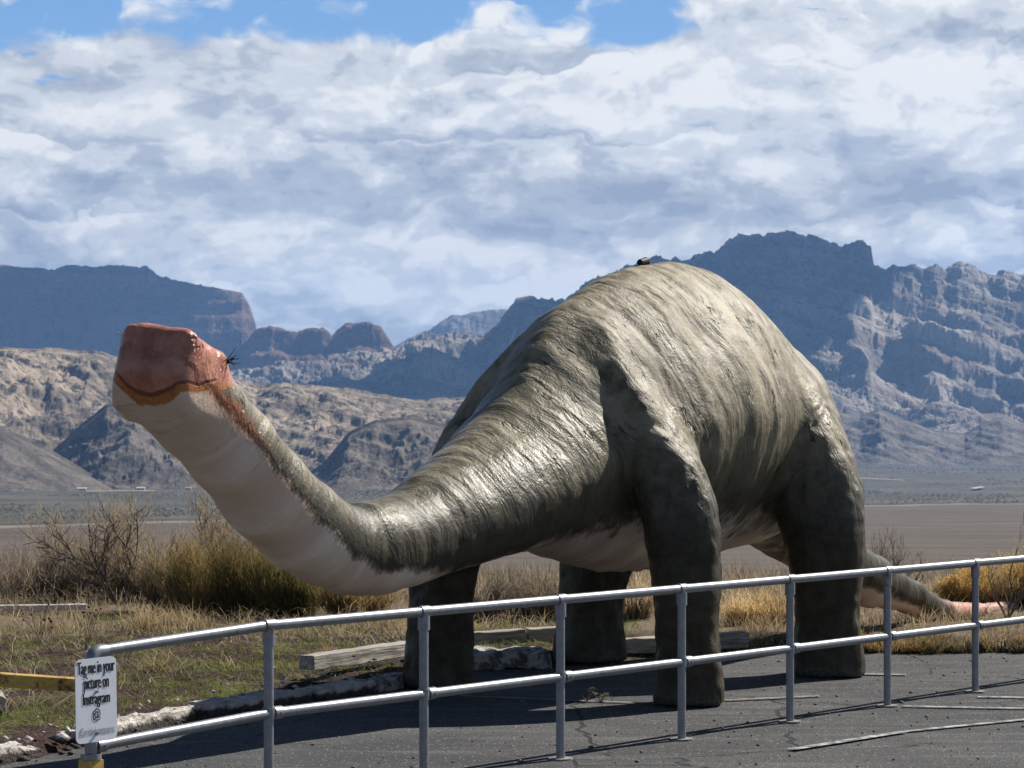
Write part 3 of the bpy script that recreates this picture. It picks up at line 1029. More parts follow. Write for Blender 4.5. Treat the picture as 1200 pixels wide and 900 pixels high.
def build_dino():
    H = 0.026
    parts_u = np.arange(-5.25, 9.50, H, dtype=np.float32)
    gv = np.arange(-1.42, 1.42, H, dtype=np.float32)
    gw = np.arange(-0.05, 3.42, H, dtype=np.float32)
    f = np.empty((len(parts_u), len(gv), len(gw)), np.float32)
    step = 24
    for i in range(0, len(parts_u), step):
        uu = parts_u[i:i + step]
        lo = uu.mean()
        U, V_, W_ = np.meshgrid(uu, gv, gw, indexing='ij')
        f[i:i + step] = dino_field((U, V_, W_))
    V, Q = surface_nets(f, np.array([parts_u[0], gv[0], gw[0]]), H)
    # relax
    n = len(V)
    E = np.concatenate([Q[:, [0, 1]], Q[:, [1, 2]], Q[:, [2, 3]], Q[:, [3, 0]]])
    deg = np.bincount(E[:, 0], minlength=n) + np.bincount(E[:, 1], minlength=n)
    for it in range(3):
        s = np.zeros_like(V)
        for k in range(3):
            s[:, k] = np.bincount(E[:, 0], V[E[:, 1], k], n) + np.bincount(E[:, 1], V[E[:, 0], k], n)
        V = V * 0.5 + 0.5 * s / deg[:, None]
    # attributes ---------------------------------------------------------
    p = (V[:, 0], V[:, 1], V[:, 2])
    spine = [(-4.9, 2.5, .3)] + [(a[0], a[2], a[3]) for a in NECK[::-1][:-2]] + [(q[0], q[4], 0) for q in BODY[2:-1]] + [(a[0], a[2], a[3]) for a in TAIL[1:]]
    su = np.array([q[0] for q in spine])
    sw = np.array([q[1] for q in spine])
    arc = np.concatenate([[0], np.cumsum(np.hypot(np.diff(su), np.diff(sw)))])
    # nearest point of the spine curve
    fu = np.interp(np.linspace(0, arc[-1], 400), arc, su)
    fw = np.interp(np.linspace(0, arc[-1], 400), arc, sw)
    fa = np.linspace(0, arc[-1], 400)
    best = np.full(n, 1e9)
    bi = np.zeros(n, int)
    for k in range(400):
        d = (V[:, 0] - fu[k]) ** 2 + 0.25 * (V[:, 2] - fw[k]) ** 2
        mk = d < best
        best[mk] = d[mk]
        bi[mk] = k
    s = fa[bi]
    tu, tw = np.gradient(fu), np.gradient(fw)
    tl = np.hypot(tu, tw)
    # local up in the (u, w) plane, perpendicular to the curve
    upu, upw = -tw / tl, tu / tl
    hgt = (V[:, 0] - fu[bi]) * upu[bi] + (V[:, 2] - fw[bi]) * upw[bi]
    s = s + (V[:, 0] - fu[bi]) * (tu / tl)[bi] + (V[:, 2] - fw[bi]) * (tw / tl)[bi]
    ctr_top = np.interp(V[:, 0], BODY[:, 0], BODY[:, 1]) - np.interp(V[:, 0], BODY[:, 0], BODY[:, 4])
    ctr_bot = np.interp(V[:, 0], BODY[:, 0], BODY[:, 4]) - np.interp(V[:, 0], BODY[:, 0], BODY[:, 2])
    rad = np.where(V[:, 0] < -2.2, 0.285, np.where(V[:, 0] > 5.7, np.interp(V[:, 0], [a[0] for a in TAIL], [a[3] for a in TAIL]), np.where(hgt > 0, ctr_top, ctr_bot)))
    bb = hgt / np.maximum(rad, 0.05)
    thr = np.interp(V[:, 0], [-5, -4.2, -3.6, -3.0, -2.6, -2.2, -1.8, -1.0, -0.2, 0.6, 2.6, 4.5, 5.5, 6.5, 8], [0.10, 0.0, -0.10, -0.26, -0.50, -0.72, -0.84, -0.84, -0.62, -0.62, -0.70, -0.80, -0.60, -0.6, -0.6])
    belly = thr - bb
    lg = None
    for pts in LEGS.values():
        c = leg_field(p, pts)
        lg = c if lg is None else np.minimum(lg, c)
    td = torso(p)
    belly = np.where((lg < td + 0.01) & (V[:, 0] > -1.2) & (V[:, 0] < 4), -1.0, belly)
    legw = np.clip((td - lg) / 0.1, 0, 1)
    hc = np.stack([(V - HEAD_C) @ HF, (V - HEAD_C) @ HL, (V - HEAD_C) @ HN], -1)
    hd = head(p)
    nd = chain(p, NECK)
    hmask = np.where((V[:, 0] < -3.9) & (hc[:, 0] > -0.40), (nd - hd), -1)
    # folds of the skin: creases that run round the body -------------------
    phi = np.arctan2(V[:, 1], hgt)
    girth = np.clip(rad, 0.2, 1.2)
    q1 = vnoise(s * 2.6 + 0.8 * vnoise(s * 1.1, phi * 1.3, seed=4), phi * 0.9 + 9, seed=1)
    q2 = vnoise(s * 7.5 + 0.7 * vnoise(s * 2, phi * 2.2, seed=5), phi * 1.4 + 3, seed=2)
    q3 = vnoise(s * 15 + 0.9 * vnoise(s * 4, phi * 3.0, seed=6), phi * 2.6 + 5, seed=3)
    crease = -np.clip(1 - np.abs(q2 - 0.5) * 9, 0, 1) * np.clip(vnoise(s * 1.5, phi * 2.2, seed=8) * 2 - 0.75, 0, 1)
    onbody = np.clip((V[:, 0] + 2.6) / 0.8, 0, 1) * np.clip((5.5 - V[:, 0]) / 1.0, 0, 1)
    lump = vnoise(V[:, 0] * 3.1, V[:, 1] * 3.1, V[:, 2] * 3.1, seed=12) - 0.5
    lump2 = vnoise(V[:, 0] * 8.5, V[:, 1] * 8.5, V[:, 2] * 8.5, seed=13) - 0.5
    disp = girth * (0.026 * (q1 - .5) + 0.020 * (q2 - .5) + 0.009 * (q3 - .5)) * (0.25 + 0.75 * onbody) * (1 - 0.75 * legw)
    disp += 0.006 * crease * (0.3 + 0.7 * onbody) * (1 - legw)
    disp += 0.012 * lump + 0.008 * lump2
    # wrinkles down the legs
    ang = np.arctan2(V[:, 1] - np.sign(V[:, 1]) * 1.02, V[:, 0] - np.where(V[:, 0] > 1.2, 2.4, 0))
    disp += legw * 0.018 * (vnoise(ang * 2.2, V[:, 2] * 6.0 + ang, seed=14) - .5) + legw * 0.016 * (vnoise(ang * 4.0, V[:, 2] * 15.0, seed=15) - .5)
    hm = np.clip(hmask * 8 + 0.4, 0, 1)
    disp *= (1 - 0.6 * hm)
    disp += hm * 0.030 * (vnoise(V[:, 0] * 9, V[:, 1] * 9, V[:, 2] * 9, seed=44) - 0.5)
    disp *= np.clip((V[:, 2] - 0.0) / 0.06, 0, 1) * 0.9 + 0.1
    # normals
    e1 = V[Q[:, 2]] - V[Q[:, 0]]
    e2 = V[Q[:, 3]] - V[Q[:, 1]]
    fn = np.cross(e1, e2)
    nr = np.zeros_like(V)
    for k in range(4):
        for c in range(3):
            nr[:, c] += np.bincount(Q[:, k], fn[:, c], n)
    nr /= np.maximum(np.linalg.norm(nr, axis=1), 1e-9)[:, None]
    # is the winding outwards?
    eps = dino_field(tuple((V + nr * 0.03).T)) - dino_field(tuple((V - nr * 0.03).T))
    if np.mean(eps) < 0:
        Q = Q[:, ::-1]
        nr = -nr
    V = V + nr * disp[:, None]
    V[:, 2] = np.maximum(V[:, 2], 0.004)
    # v was measured towards the viewer's right; the local y axis points the other way
    V = V * np.array((1, -1, 1))
    Q = Q[:, ::-1]
    me = np_mesh('body', V, Q)
    fattr(me, 's', s)
    fattr(me, 'phi', phi)
    fattr(me, 'belly', belly)
    fattr(me, 'leg', legw)
    fattr(me, 'hmask', hmask)
    fattr(me, 'hc', hc, 'FLOAT_VECTOR')
    return me


m, N, b = material('painted_skin')
P = N.obj()
ou, ov, ow = N.xyz(P)
s_ = N.attr('s').outputs['Fac']
phi_ = N.attr('phi').outputs['Fac']
belly_ = N.attr('belly').outputs['Fac']
leg_ = N.attr('leg').outputs['Fac']
hm_ = N.attr('hmask').outputs['Fac']
hc_ = N.attr('hc').outputs['Vector']
hf_, hl_, hn_ = N.xyz(hc_)
sp = N.comb(N.m('MULTIPLY', s_, 1.0), N.m('MULTIPLY', ov, 0.14), N.m('MULTIPLY', ow, 0.14))
warp = N.noise(P, 1.6, 3, 0.5)
sp = N.vm('ADD', sp, N.comb(N.m('MULTIPLY', N.m('SUBTRACT', warp, 0.5), 0.22), 0, 0))
st1 = N.noise(sp, 4.2, 4, 0.50, 0.35)
sheet = N.noise(N.vm('MULTIPLY', sp, (1.0, 2.2, 2.2)), 5.2, 2, 0.45, 0.5)
st2 = N.noise(N.vm('MULTIPLY', sp, (1, 1.7, 1.7)), 15.0, 4, 0.58, 0.7)
st3 = N.noise(N.vm('MULTIPLY', sp, (1, 3, 3)), 70.0, 3, 0.6)
fine = N.noise(P, 55, 4, 0.65)
blot = N.noise(P, 2.3, 5, 0.6)
mott = N.noise(P, 9.0, 6, 0.68)
flank = N.m('MULTIPLY', N.sstep(ow, 2.55, 1.9), N.sstep(ow, 0.9, 1.3))
olive = N.mix(N.sstep(N.m('ADD', N.m('MULTIPLY', st1, 0.6), N.m('MULTIPLY', mott, 0.4)), 0.36, 0.64), (0.088, 0.073, 0.040), (0.205, 0.172, 0.105))
olive = N.mix(N.m('MULTIPLY', N.sstep(st2, 0.50, 0.72, 0.0, 0.35), N.m('ADD', 0.3, N.m('MULTIPLY', flank, 0.7))), olive, (0.29, 0.25, 0.165))
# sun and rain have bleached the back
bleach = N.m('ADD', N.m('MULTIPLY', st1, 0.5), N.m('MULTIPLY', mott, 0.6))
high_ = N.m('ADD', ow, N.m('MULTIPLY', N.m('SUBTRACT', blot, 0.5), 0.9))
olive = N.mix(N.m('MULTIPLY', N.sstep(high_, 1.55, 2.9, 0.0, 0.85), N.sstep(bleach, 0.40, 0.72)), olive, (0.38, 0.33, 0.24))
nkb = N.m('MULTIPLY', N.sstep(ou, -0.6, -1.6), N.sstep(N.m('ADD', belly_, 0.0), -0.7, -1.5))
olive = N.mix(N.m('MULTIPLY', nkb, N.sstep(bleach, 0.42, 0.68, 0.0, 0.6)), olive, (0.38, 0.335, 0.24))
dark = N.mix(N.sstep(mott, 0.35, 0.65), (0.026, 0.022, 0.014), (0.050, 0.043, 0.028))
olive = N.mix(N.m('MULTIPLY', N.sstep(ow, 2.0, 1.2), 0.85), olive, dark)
# thin creases
iso = N.m('ABSOLUTE', N.m('SUBTRACT', N.noise(N.vm('ADD', N.vm('MULTIPLY', sp, (1, 1.1, 1.1)), (3.0, 1.0, 7.0)), 5.0, 4, 0.55, 0.5), 0.5))
crk = N.m('MULTIPLY', N.m('MULTIPLY', N.sstep(ow, 1.4, 1.9), N.sstep(iso, 0.012, 0.002)), N.sstep(N.noise(P, 3.1, 3, 0.6), 0.50, 0.60))
olive = N.mix(N.m('MULTIPLY', crk, 0.75), olive, (0.030, 0.027, 0.018))
cream = N.mix(N.sstep(st1, 0.35, 0.68), (0.60, 0.455, 0.345), (0.74, 0.61, 0.49))
cream = N.mix(N.sstep(blot, 0.50, 0.70, 0.0, 0.45), cream, (0.58, 0.38, 0.20))
hair = N.m('ADD', N.m('MULTIPLY', N.m('SUBTRACT', N.noise(N.vm('MULTIPLY', sp, (1.0, 1.3, 1.3)), 46.0, 5, 0.7), 0.5), 0.42), N.m('MULTIPLY', N.m('SUBTRACT', N.noise(P, 5.0, 4, 0.6), 0.5), 0.5))
bl = N.sstep(N.m('ADD', belly_, hair), -0.10, 0.13)
# band where the back paint starts: dark paint plus painted-in neck shade
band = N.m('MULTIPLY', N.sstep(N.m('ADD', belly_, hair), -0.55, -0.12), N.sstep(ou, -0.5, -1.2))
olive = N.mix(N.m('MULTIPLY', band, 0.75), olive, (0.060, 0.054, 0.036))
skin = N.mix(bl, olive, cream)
# head: terracotta cap, orange lip
hedge = N.m('ADD', N.m('MULTIPLY', N.m('SUBTRACT', N.noise(P, 14, 4, 0.7), 0.5), 0.045), hn_)
rust = N.mix(N.sstep(N.noise(P, 7, 5, 0.65), 0.35, 0.68), (0.34, 0.130, 0.085), (0.53, 0.245, 0.170))
orange = N.mix(N.sstep(fine, 0.35, 0.65), (0.33, 0.115, 0.035), (0.47, 0.185, 0.062))
lipz = N.m('ADD', -0.225, N.m('ADD', N.m('MULTIPLY', N.m('POWER', N.m('ABSOLUTE', hl_), 2.0), 1.9), N.m('MULTIPLY', N.m('SUBTRACT', N.noise(P, 5, 2, 0.5), 0.5), 0.07)))
dm = N.m('SUBTRACT', hn_, lipz)
cap = N.mix(N.sstep(dm, -0.015, 0.02), orange, rust)
mouth = N.m('MULTIPLY', N.sstep(N.m('ABSOLUTE', dm), 0.014, 0.006), N.sstep(hf_, -0.05, 0.0))
cap = N.mix(N.m('MULTIPLY', mouth, 0.75), cap, (0.10, 0.025, 0.012))
hsel = N.m('MULTIPLY', N.sstep(N.m('SUBTRACT', hedge, lipz), -0.062, -0.048), N.m('MULTIPLY', N.sstep(hm_, -0.05, 0.02), N.sstep(hf_, -0.27, -0.245)))
skin = N.mix(hsel, skin, cap)
# orange smear behind the cheek
smear = N.m('MULTIPLY', N.m('MULTIPLY', N.sstep(ou, -3.85, -4.2), N.sstep(N.m('ABSOLUTE', N.m('ADD', belly_, hair)), 0.30, 0.05)), N.m('SUBTRACT', 1.0, hsel))
skin = N.mix(N.m('MULTIPLY', smear, 0.8), skin, (0.33, 0.11, 0.04))
# pink end of the tail
pk = N.sstep(N.m('ADD', ou, N.m('MULTIPLY', N.m('SUBTRACT', st2, 0.5), 1.2)), 7.35, 7.6)
skin = N.mix(pk, skin, N.mix(N.sstep(st2, 0.4, 0.65), (0.58, 0.36, 0.29), (0.42, 0.20, 0.14)))
# dirt at the feet
skin = N.mix(N.m('MULTIPLY', N.sstep(ow, 0.16, 0.0), N.sstep(fine, 0.4, 0.6)), skin, (0.10, 0.095, 0.085))
cm = N.m('SUBTRACT', 1.0, N.m('MULTIPLY', bl, 0.6))
h1 = N.m('ADD', N.m('ADD', N.m('MULTIPLY', st1, 0.35), N.m('MULTIPLY', sheet, 0.95)), N.m('MULTIPLY', st2, N.m('ADD', N.m('MULTIPLY', flank, 0.30), 0.03)))
h1 = N.m('SUBTRACT', h1, N.m('MULTIPLY', crk, 0.5))
nb = N.bump(N.m('MULTIPLY', h1, cm), 0.85, 0.055)
# crumpled cloth-like surface
cr1 = N.noise(N.vm('ADD', N.vm('MULTIPLY', P, (1.5, 1, 1)), N.vm('SCALE', N.comb(warp, blot, st1), 0.6)), 4.2, 5, 0.6, 0.8)
cr1 = N.m('ABSOLUTE', N.m('SUBTRACT', cr1, 0.5))
cr2 = N.m('ABSOLUTE', N.m('SUBTRACT', N.noise(N.vm('MULTIPLY', P, (1.6, 1, 1)), 11.0, 4, 0.6, 0.7), 0.5))
h2 = N.m('ADD', N.m('MULTIPLY', cr1, 1.6), N.m('MULTIPLY', cr2, 0.55))
nb = N.bump(N.m('MULTIPLY', h2, cm), 0.30, 0.042, nb)
h2 = N.m('ADD', N.m('MULTIPLY', fine, 0.5), N.m('MULTIPLY', mott, 0.9))
h2 = N.m('SUBTRACT', h2, N.m('MULTIPLY', mouth, 1.2))
nb = N.bump(h2, 0.36, 0.014, nb)
rg = N.sstep(N.m('ADD', blot, N.m('MULTIPLY', st2, 0.5)), 0.5, 1.0, 0.36, 0.53)
rg = N.m('ADD', rg, N.m('MULTIPLY', N.m('MULTIPLY', N.sstep(high_, 1.6, 2.5), N.sstep(ou, -3.0, -2.0)), 0.14))
rg = N.m('SUBTRACT', rg, N.m('MULTIPLY', hsel, 0.06))
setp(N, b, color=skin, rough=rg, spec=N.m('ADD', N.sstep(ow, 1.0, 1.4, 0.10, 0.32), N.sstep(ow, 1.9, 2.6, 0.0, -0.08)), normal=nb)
SKIN = m

dino = empty('dinosaur_statue', ORG, ROT)
tag(dino, 'large olive grey long necked dinosaur statue with cream belly and rust red face', 'statue')
body = link('body', build_dino(), SKIN, dino, smooth=True)

# eyes with wire lashes
BLACK = simple('black_paint', (0.012, 0.013, 0.014), 0.6, spec=0.2)
LASH = simple('dark_lash', (0.03, 0.035, 0.035), 0.5)
LASHG = simple('green_lash', (0.10, 0.15, 0.13), 0.5)


def hpt(f, l, n):
    p = HEAD_C + HF * f + HL * l + HN * n
    return Vector((p[0], -p[1], p[2]))


def surf_along(f, n, side):
    """where the head's side surface is at forward f, height n"""
    ls = np.linspace(0, 0.45, 300)
    pts = HEAD_C[:, None] + HF[:, None] * f + HL[:, None] * (ls * side) + HN[:, None] * n
    d = head(tuple(pts))
    i = int(np.argmax(d > 0))
    return ls[i] * side


random.seed(12)
for side in (1, -1):
    ef, en = (-0.15, 0.11) if side == 1 else (0.06, 0.115)
    el_ = surf_along(ef, en, side)
    mb = MB()
    c = hpt(ef, el_, en)
    mb.sphere(c, 0.019, 12, 8)
    eye = mb.build('eye', BLACK, dino, True)
    mb = MB()
    for k in range(14):
        out = Vector(tuple(HL * side)) * random.uniform(0.5, 1.0) + Vector(tuple(HF)) * random.uniform(-0.5, 0.45) + Vector(tuple(HN)) * random.uniform(-0.25, 0.9)
        out.y = -out.y
        out.normalize()
        L = random.uniform(0.04, 0.095)
        p1 = c + out * L * 0.55
        p2 = c + out * L + Vector((0, 0, random.uniform(-0.03, 0.02)))
        mb.tube([c, p1, p2], [0.0036, 0.0028, 0.0014], 5)
    mb.build('eyelash', LASH if side == 1 else LASHG, eye)

# the small dark fitting on the ridge of the back
t = empty('lamp_fitting', ORG + AX * 1.27 + Vector((0, 0, 3.215)), ROT)
tag(t, 'small black lamp fitting clamped on the ridge of the dinosaur back', 'lamp fitting')
mb = MB()
mb.box((0, 0, 0.012), (0.10, 0.05, 0.024))
mb.build('base', BLACK, t)
mb = MB()
mb.tube([(-0.045, 0, 0.055), (0.035, 0, 0.065), (0.055, 0, 0.068)], [0.026, 0.034, 0.036], 12)
mb.build('lamp_head', BLACK, t)
mb = MB()
mb.tube([(0.06, 0, 0.05), (0.11, 0.0, 0.075), (0.14, 0.01, 0.03), (0.16, 0.01, 0.0)], 0.004, 6)
mb.build('wire', BLACK, t)

# ------------------------------------------------------------------ railing
m, N, b = material('galvanised')
P = N.obj()
n = N.noise(P, 26, 4, 0.6)
n2 = N.vor(P, 60)
c = N.mix(N.sstep(n, 0.35, 0.65), (0.215, 0.225, 0.235), (0.26, 0.27, 0.285))
c = N.mix(N.sstep(n2, 0.25, 0.5, 0.2, 0.0), c, (0.38, 0.39, 0.40))
c = N.mix(N.sstep(N.noise(N.pos(), 3.0, 5, 0.7), 0.56, 0.68, 0.0, 0.6), c, (0.20, 0.195, 0.185))
c = N.mix(N.m('MULTIPLY', N.sstep(N.noise(N.pos(), 11.0, 5, 0.75), 0.60, 0.70), N.sstep(N.noise(N.pos(), 1.7, 2, 0.6), 0.48, 0.6)), c, (0.17, 0.10, 0.06))
setp(N, b, color=c, metal=0.55, rough=N.sstep(n, 0.3, 0.7, 0.40, 0.45))
GALV = m
YELLOW = None
m, N, b = material('worn_yellow')
P = N.obj()
n = N.noise(P, 9, 6, 0.68)
n2 = N.noise(N.vm('MULTIPLY', P, (1, 1, 4)), 14, 4, 0.6)
c = N.mix(N.sstep(n2, 0.35, 0.65), (0.48, 0.28, 0.04), (0.60, 0.38, 0.08))
c = N.mix(N.sstep(n, 0.55, 0.66), c, (0.10, 0.045, 0.02))
setp(N, b, color=c, rough=0.6, normal=N.bump(n, 0.4, 0.004))
YELLOW = m

FD = Vector((0.652, 0.758, 0)).normalized()
F0 = Vector((-1.297, 13.65, 0))
SPC = 1.2195
KMIN, KMAX = -1, 8
rail_root = empty('railing', F0 + FD * SPC * KMIN)
tag(rail_root, 'grey galvanised two rail pipe railing in front of the dinosaur statue', 'railing')
inv = rail_root.location.copy()


def fp(k, z):
    # the last bay sags a little towards the sign
    return F0 + FD * SPC * k + Vector((0, 0, z + (min(0.0, float(k)) * 0.055 if z > 0.3 else 0.0))) - inv


RT, RMID, PR = 0.97, 0.50, 0.0285
mb = MB()
e0 = fp(KMIN, 0)
pts = [e0 + FD * 0.02 + Vector((0, 0, RT - 0.055))]
pts += [fp(k, RT) for k in np.arange(KMIN + 0.2, KMAX + 0.01, 0.2)]
mb.tube(pts, PR, 16)
mb.build('top_rail', GALV, rail_root, True)
mb = MB()
mb.tube([fp(KMIN, RMID) + FD * 0.05] + [fp(k, RMID) for k in np.arange(KMIN + 0.2, KMAX + 0.01, 0.2)], PR, 16)
mb.build('middle_rail', GALV, rail_root, True)
side = Vector((FD.y, -FD.x, 0))     # towards the camera
for k in range(KMIN, KMAX + 1):
    mb = MB()
    mb.tube([fp(k, 0.0), fp(k, 0.5), fp(k, RT - 0.02)], PR * 0.93, 16)
    post = mb.build('post', GALV, rail_root, True)
    mb = MB()
    if k == KMIN:
        # elbow
        arc = [fp(k, RT - 0.10)]
        for t in np.linspace(0, 1, 7):
            a = t * math.pi / 2
            arc.append(fp(k, RT - 0.05 + 0.05 * math.sin(a)) + FD * (0.05 - 0.05 * math.cos(a)))
        arc.append(fp(k, RT) + FD * 0.09)
        mb.tube(arc, PR * 1.22, 16)
    else:
        mb.tube([fp(k, RT) - FD * 0.035, fp(k, RT) + FD * 0.035], PR * 1.2, 16)
        mb.tube([fp(k, RT - 0.105), fp(k, RT - 0.02)], PR * 1.2, 16)
    mb.build('top_fitting', GALV, post, True)
    mb = MB()
    mb.tube([fp(k, RMID) + FD * 0.028, fp(k, RMID) + FD * 0.085], PR * 1.25, 16)
    mb.tube([fp(k, RMID - 0.03), fp(k, RMID + 0.03)], PR * 1.12, 16)
    c = fp(k, RMID) + FD * 0.06 + side * PR * 1.25
    mb.tube([c - side * 0.004, c + side * 0.008], 0.008, 8)
    mb.build('middle_fitting', GALV, post, True)
    mb = MB()
    if k == KMIN:
        mb.box(fp(k, 0.19), (0.088, 0.088, 0.38), math.atan2(FD.y, FD.x))
        mb.build('yellow_sleeve', YELLOW, post)
        mb = MB()
        mb.tube([fp(k, 0.4365), fp(k, 0.465)], 0.052, 14)
        mb.build('sleeve_collar', GALV, post, True)
    else:
        mb.tube([fp(k, 0.0), fp(k, 0.012)], 0.075, 12)
        mb.build('base_plate', simple('grout', (0.20, 0.19, 0.175), 0.9) if k == KMIN + 1 else bpy.data.materials['grout'], post)

# ------------------------------------------------------------------ sign
m, N, b = material('sign_white')
P = N.obj()
n = N.noise(P, 8, 5, 0.65)
n2 = N.noise(N.vm('MULTIPLY', P, (1, 1, 0.2)), 30, 4, 0.6)
setp(N, b, color=N.mix(N.sstep(n, 0.4, 0.7, 0.0, 0.5), N.mix(N.sstep(n2, 0.55, 0.75, 0, .4), (0.78, 0.80, 0.84), (0.6, 0.6, 0.6)), (0.70, 0.72, 0.77)), rough=0.42)
WHITE = m
INK = simple('sign_ink', (0.025, 0.025, 0.03), 0.5)
INKG = simple('sign_ink_faded', (0.22, 0.22, 0.24), 0.5)

SW, SH = 0.262, 0.462
sg_c = F0 + FD * SPC * KMIN + side * 0.052 - FD * 0.012
sign = empty('sign', (sg_c.x, sg_c.y, 0.682))
sign.scale = (1, 1, 0.90)
# local x along the fence, local y away from the viewer, z up
sign.rotation_euler = (0, R(-1.0), math.atan2(FD.y, FD.x))
tag(sign, 'white rounded sign with black lettering fixed to the end post of the railing', 'sign')


def rounded(w, h, r, n=6):
    o = []
    for cx, cz, a0 in ((w / 2 - r, h / 2 - r, 0), (-w / 2 + r, h / 2 - r, 90), (-w / 2 + r, -h / 2 + r, 180), (w / 2 - r, -h / 2 + r, 270)):
        for k in range(n + 1):
            a = R(a0 + 90 * k / n)
            o.append((cx + r * math.cos(a), cz + r * math.sin(a)))
    return o


ol = rounded(SW, SH, 0.034)
mb = MB()
nn = len(ol)
mb.add([(x, -0.002, z) for x, z in ol] + [(x, 0.002, z) for x, z in ol],
       [tuple(range(nn)), tuple(range(2 * nn - 1, nn - 1, -1))] + [((i + 1) % nn, i, i + nn, (i + 1) % nn + nn) for i in range(nn)])
mb.build('panel', WHITE, sign)


def lettering(text, z, width, height, mat, bold=0.0):
    cu = bpy.data.curves.new('lettering', 'FONT')
    cu.body = text
    cu.align_x = 'CENTER'
    cu.align_y = 'CENTER'
    o = bpy.data.objects.new('tmp', cu)
    COL.objects.link(o)
    dg = bpy.context.evaluated_depsgraph_get()
    me = bpy.data.meshes.new_from_object(o.evaluated_get(dg))
    bpy.data.objects.remove(o)
    v = np.array([q.co[:] for q in me.vertices])
    v[:, 0] -= (v[:, 0].min() + v[:, 0].max()) / 2
    v[:, 1] -= (v[:, 1].min() + v[:, 1].max()) / 2
    v[:, 0] *= width / np.ptp(v[:, 0])
    v[:, 1] *= height / np.ptp(v[:, 1])
    nv = len(v)
    shifts = [-bold, 0.0, bold] if bold else [0.0]
    allv, allf = [], []
    for j, sh_ in enumerate(shifts):
        allv += [(c[0] + sh_, -0.0034 - 0.0003 * j, z + c[1]) for c in v]
        allf += [tuple(i + j * nv for i in p.vertices) for p in me.polygons]
    me2 = bpy.data.meshes.new('lettering')
    me2.from_pydata(allv, [], allf)
    me2.update()
    return link('lettering', me2, mat, sign)


lettering('Tag me in your', 0.172, 0.236, 0.090, INK, 0.0026)
lettering('picture on', 0.086, 0.158, 0.088, INK, 0.0026)
lettering('Instragram', 0.000, 0.170, 0.084, INK, 0.0026)
lettering('@', -0.082, 0.050, 0.066, INK, 0.001)
lettering('#Doristhebrontosaurus', -0.172, 0.226, 0.052, INKG, 0.0)
for z in (0.045, -0.185):
    mb = MB()
    mb.tube([(0.0, -0.012, z), (0.0, 0.03, z)], 0.008, 10)
    mb.build('bolt', GALV, sign)

# yellow rusty beam to the left of the end post
bp = at(88, 803, 0.0)
YB = 12.9
p1 = Vector(((93 - 600) / F * YB, YB, CAMZ - (802.5 - HZ) / F * YB))
Y2 = 12.45
p0_ = Vector(((-140 - 600) / F * Y2, Y2, CAMZ - (787 - HZ) / F * Y2))
t = empty('barrier_beam', (p0_.x, p0_.y, 0))
tag(t, 'rusty yellow barrier beam running out of frame left of the sign', 'barrier')
d = (p1 - p0_)
L = d.length
d.normalize()
Mx = d.to_track_quat('X', 'Z').to_matrix()
mb = MB()
mb.box((p0_ + p1) / 2 - t.location, (L, 0.055, 0.070), M=Mx)
bo = mb.build('beam', YELLOW, t)
bv = bo.modifiers.new('bevel', 'BEVEL')
bv.width = 0.006
mb = MB()
mb.box((p0_ + d * 0.1) - t.location - Vector((0, 0, p0_.z / 2 + 0.02)), (0.07, 0.07, p0_.z - 0.03))
mb.build('post', YELLOW, t)

# ------------------------------------------------------------------ kerbs, blocks and timbers
m, N, b = material('old_concrete')
P = N.obj()
n = N.noise(P, 7, 6, 0.7)
n2 = N.noise(P, 45, 3, 0.6)
c = N.mix(N.sstep(n, 0.38, 0.62), (0.36, 0.32, 0.28), (0.56, 0.52, 0.47))
c = N.mix(N.sstep(n2, 0.60, 0.68, 0.0, 0.8), c, (0.10, 0.085, 0.07))
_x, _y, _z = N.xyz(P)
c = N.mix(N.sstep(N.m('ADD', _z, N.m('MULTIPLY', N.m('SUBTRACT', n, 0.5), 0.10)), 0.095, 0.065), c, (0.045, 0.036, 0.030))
setp(N, b, color=c, rough=0.9, normal=N.bump(N.m('ADD', n, N.m('MULTIPLY', n2, 0.5)), 1.0, 0.03))
CONC = m
m, N, b = material('dirty_concrete')
P = N.obj()
n = N.noise(P, 9, 6, 0.7)
c = N.mix(N.sstep(n, 0.42, 0.56), (0.09, 0.08, 0.068), (0.42, 0.39, 0.35))
setp(N, b, color=c, rough=0.92, normal=N.bump(n, 1.0, 0.05))
CONCD = m
m, N, b = material('weathered_timber')
P = N.obj()
g = N.noise(N.vm('MULTIPLY', P, (1.2, 16, 16)), 2.0, 5, 0.6, 0.6)
c = N.mix(N.sstep(g, 0.32, 0.66), (0.16, 0.14, 0.12), (0.42, 0.385, 0.335))
c = N.mix(N.sstep(N.noise(P, 3, 4, 0.6), 0.5, 0.7, 0, 0.5), c, (0.22, 0.20, 0.16))
setp(N, b, color=c, rough=0.85, normal=N.bump(g, 0.8, 0.012))
WOOD = m


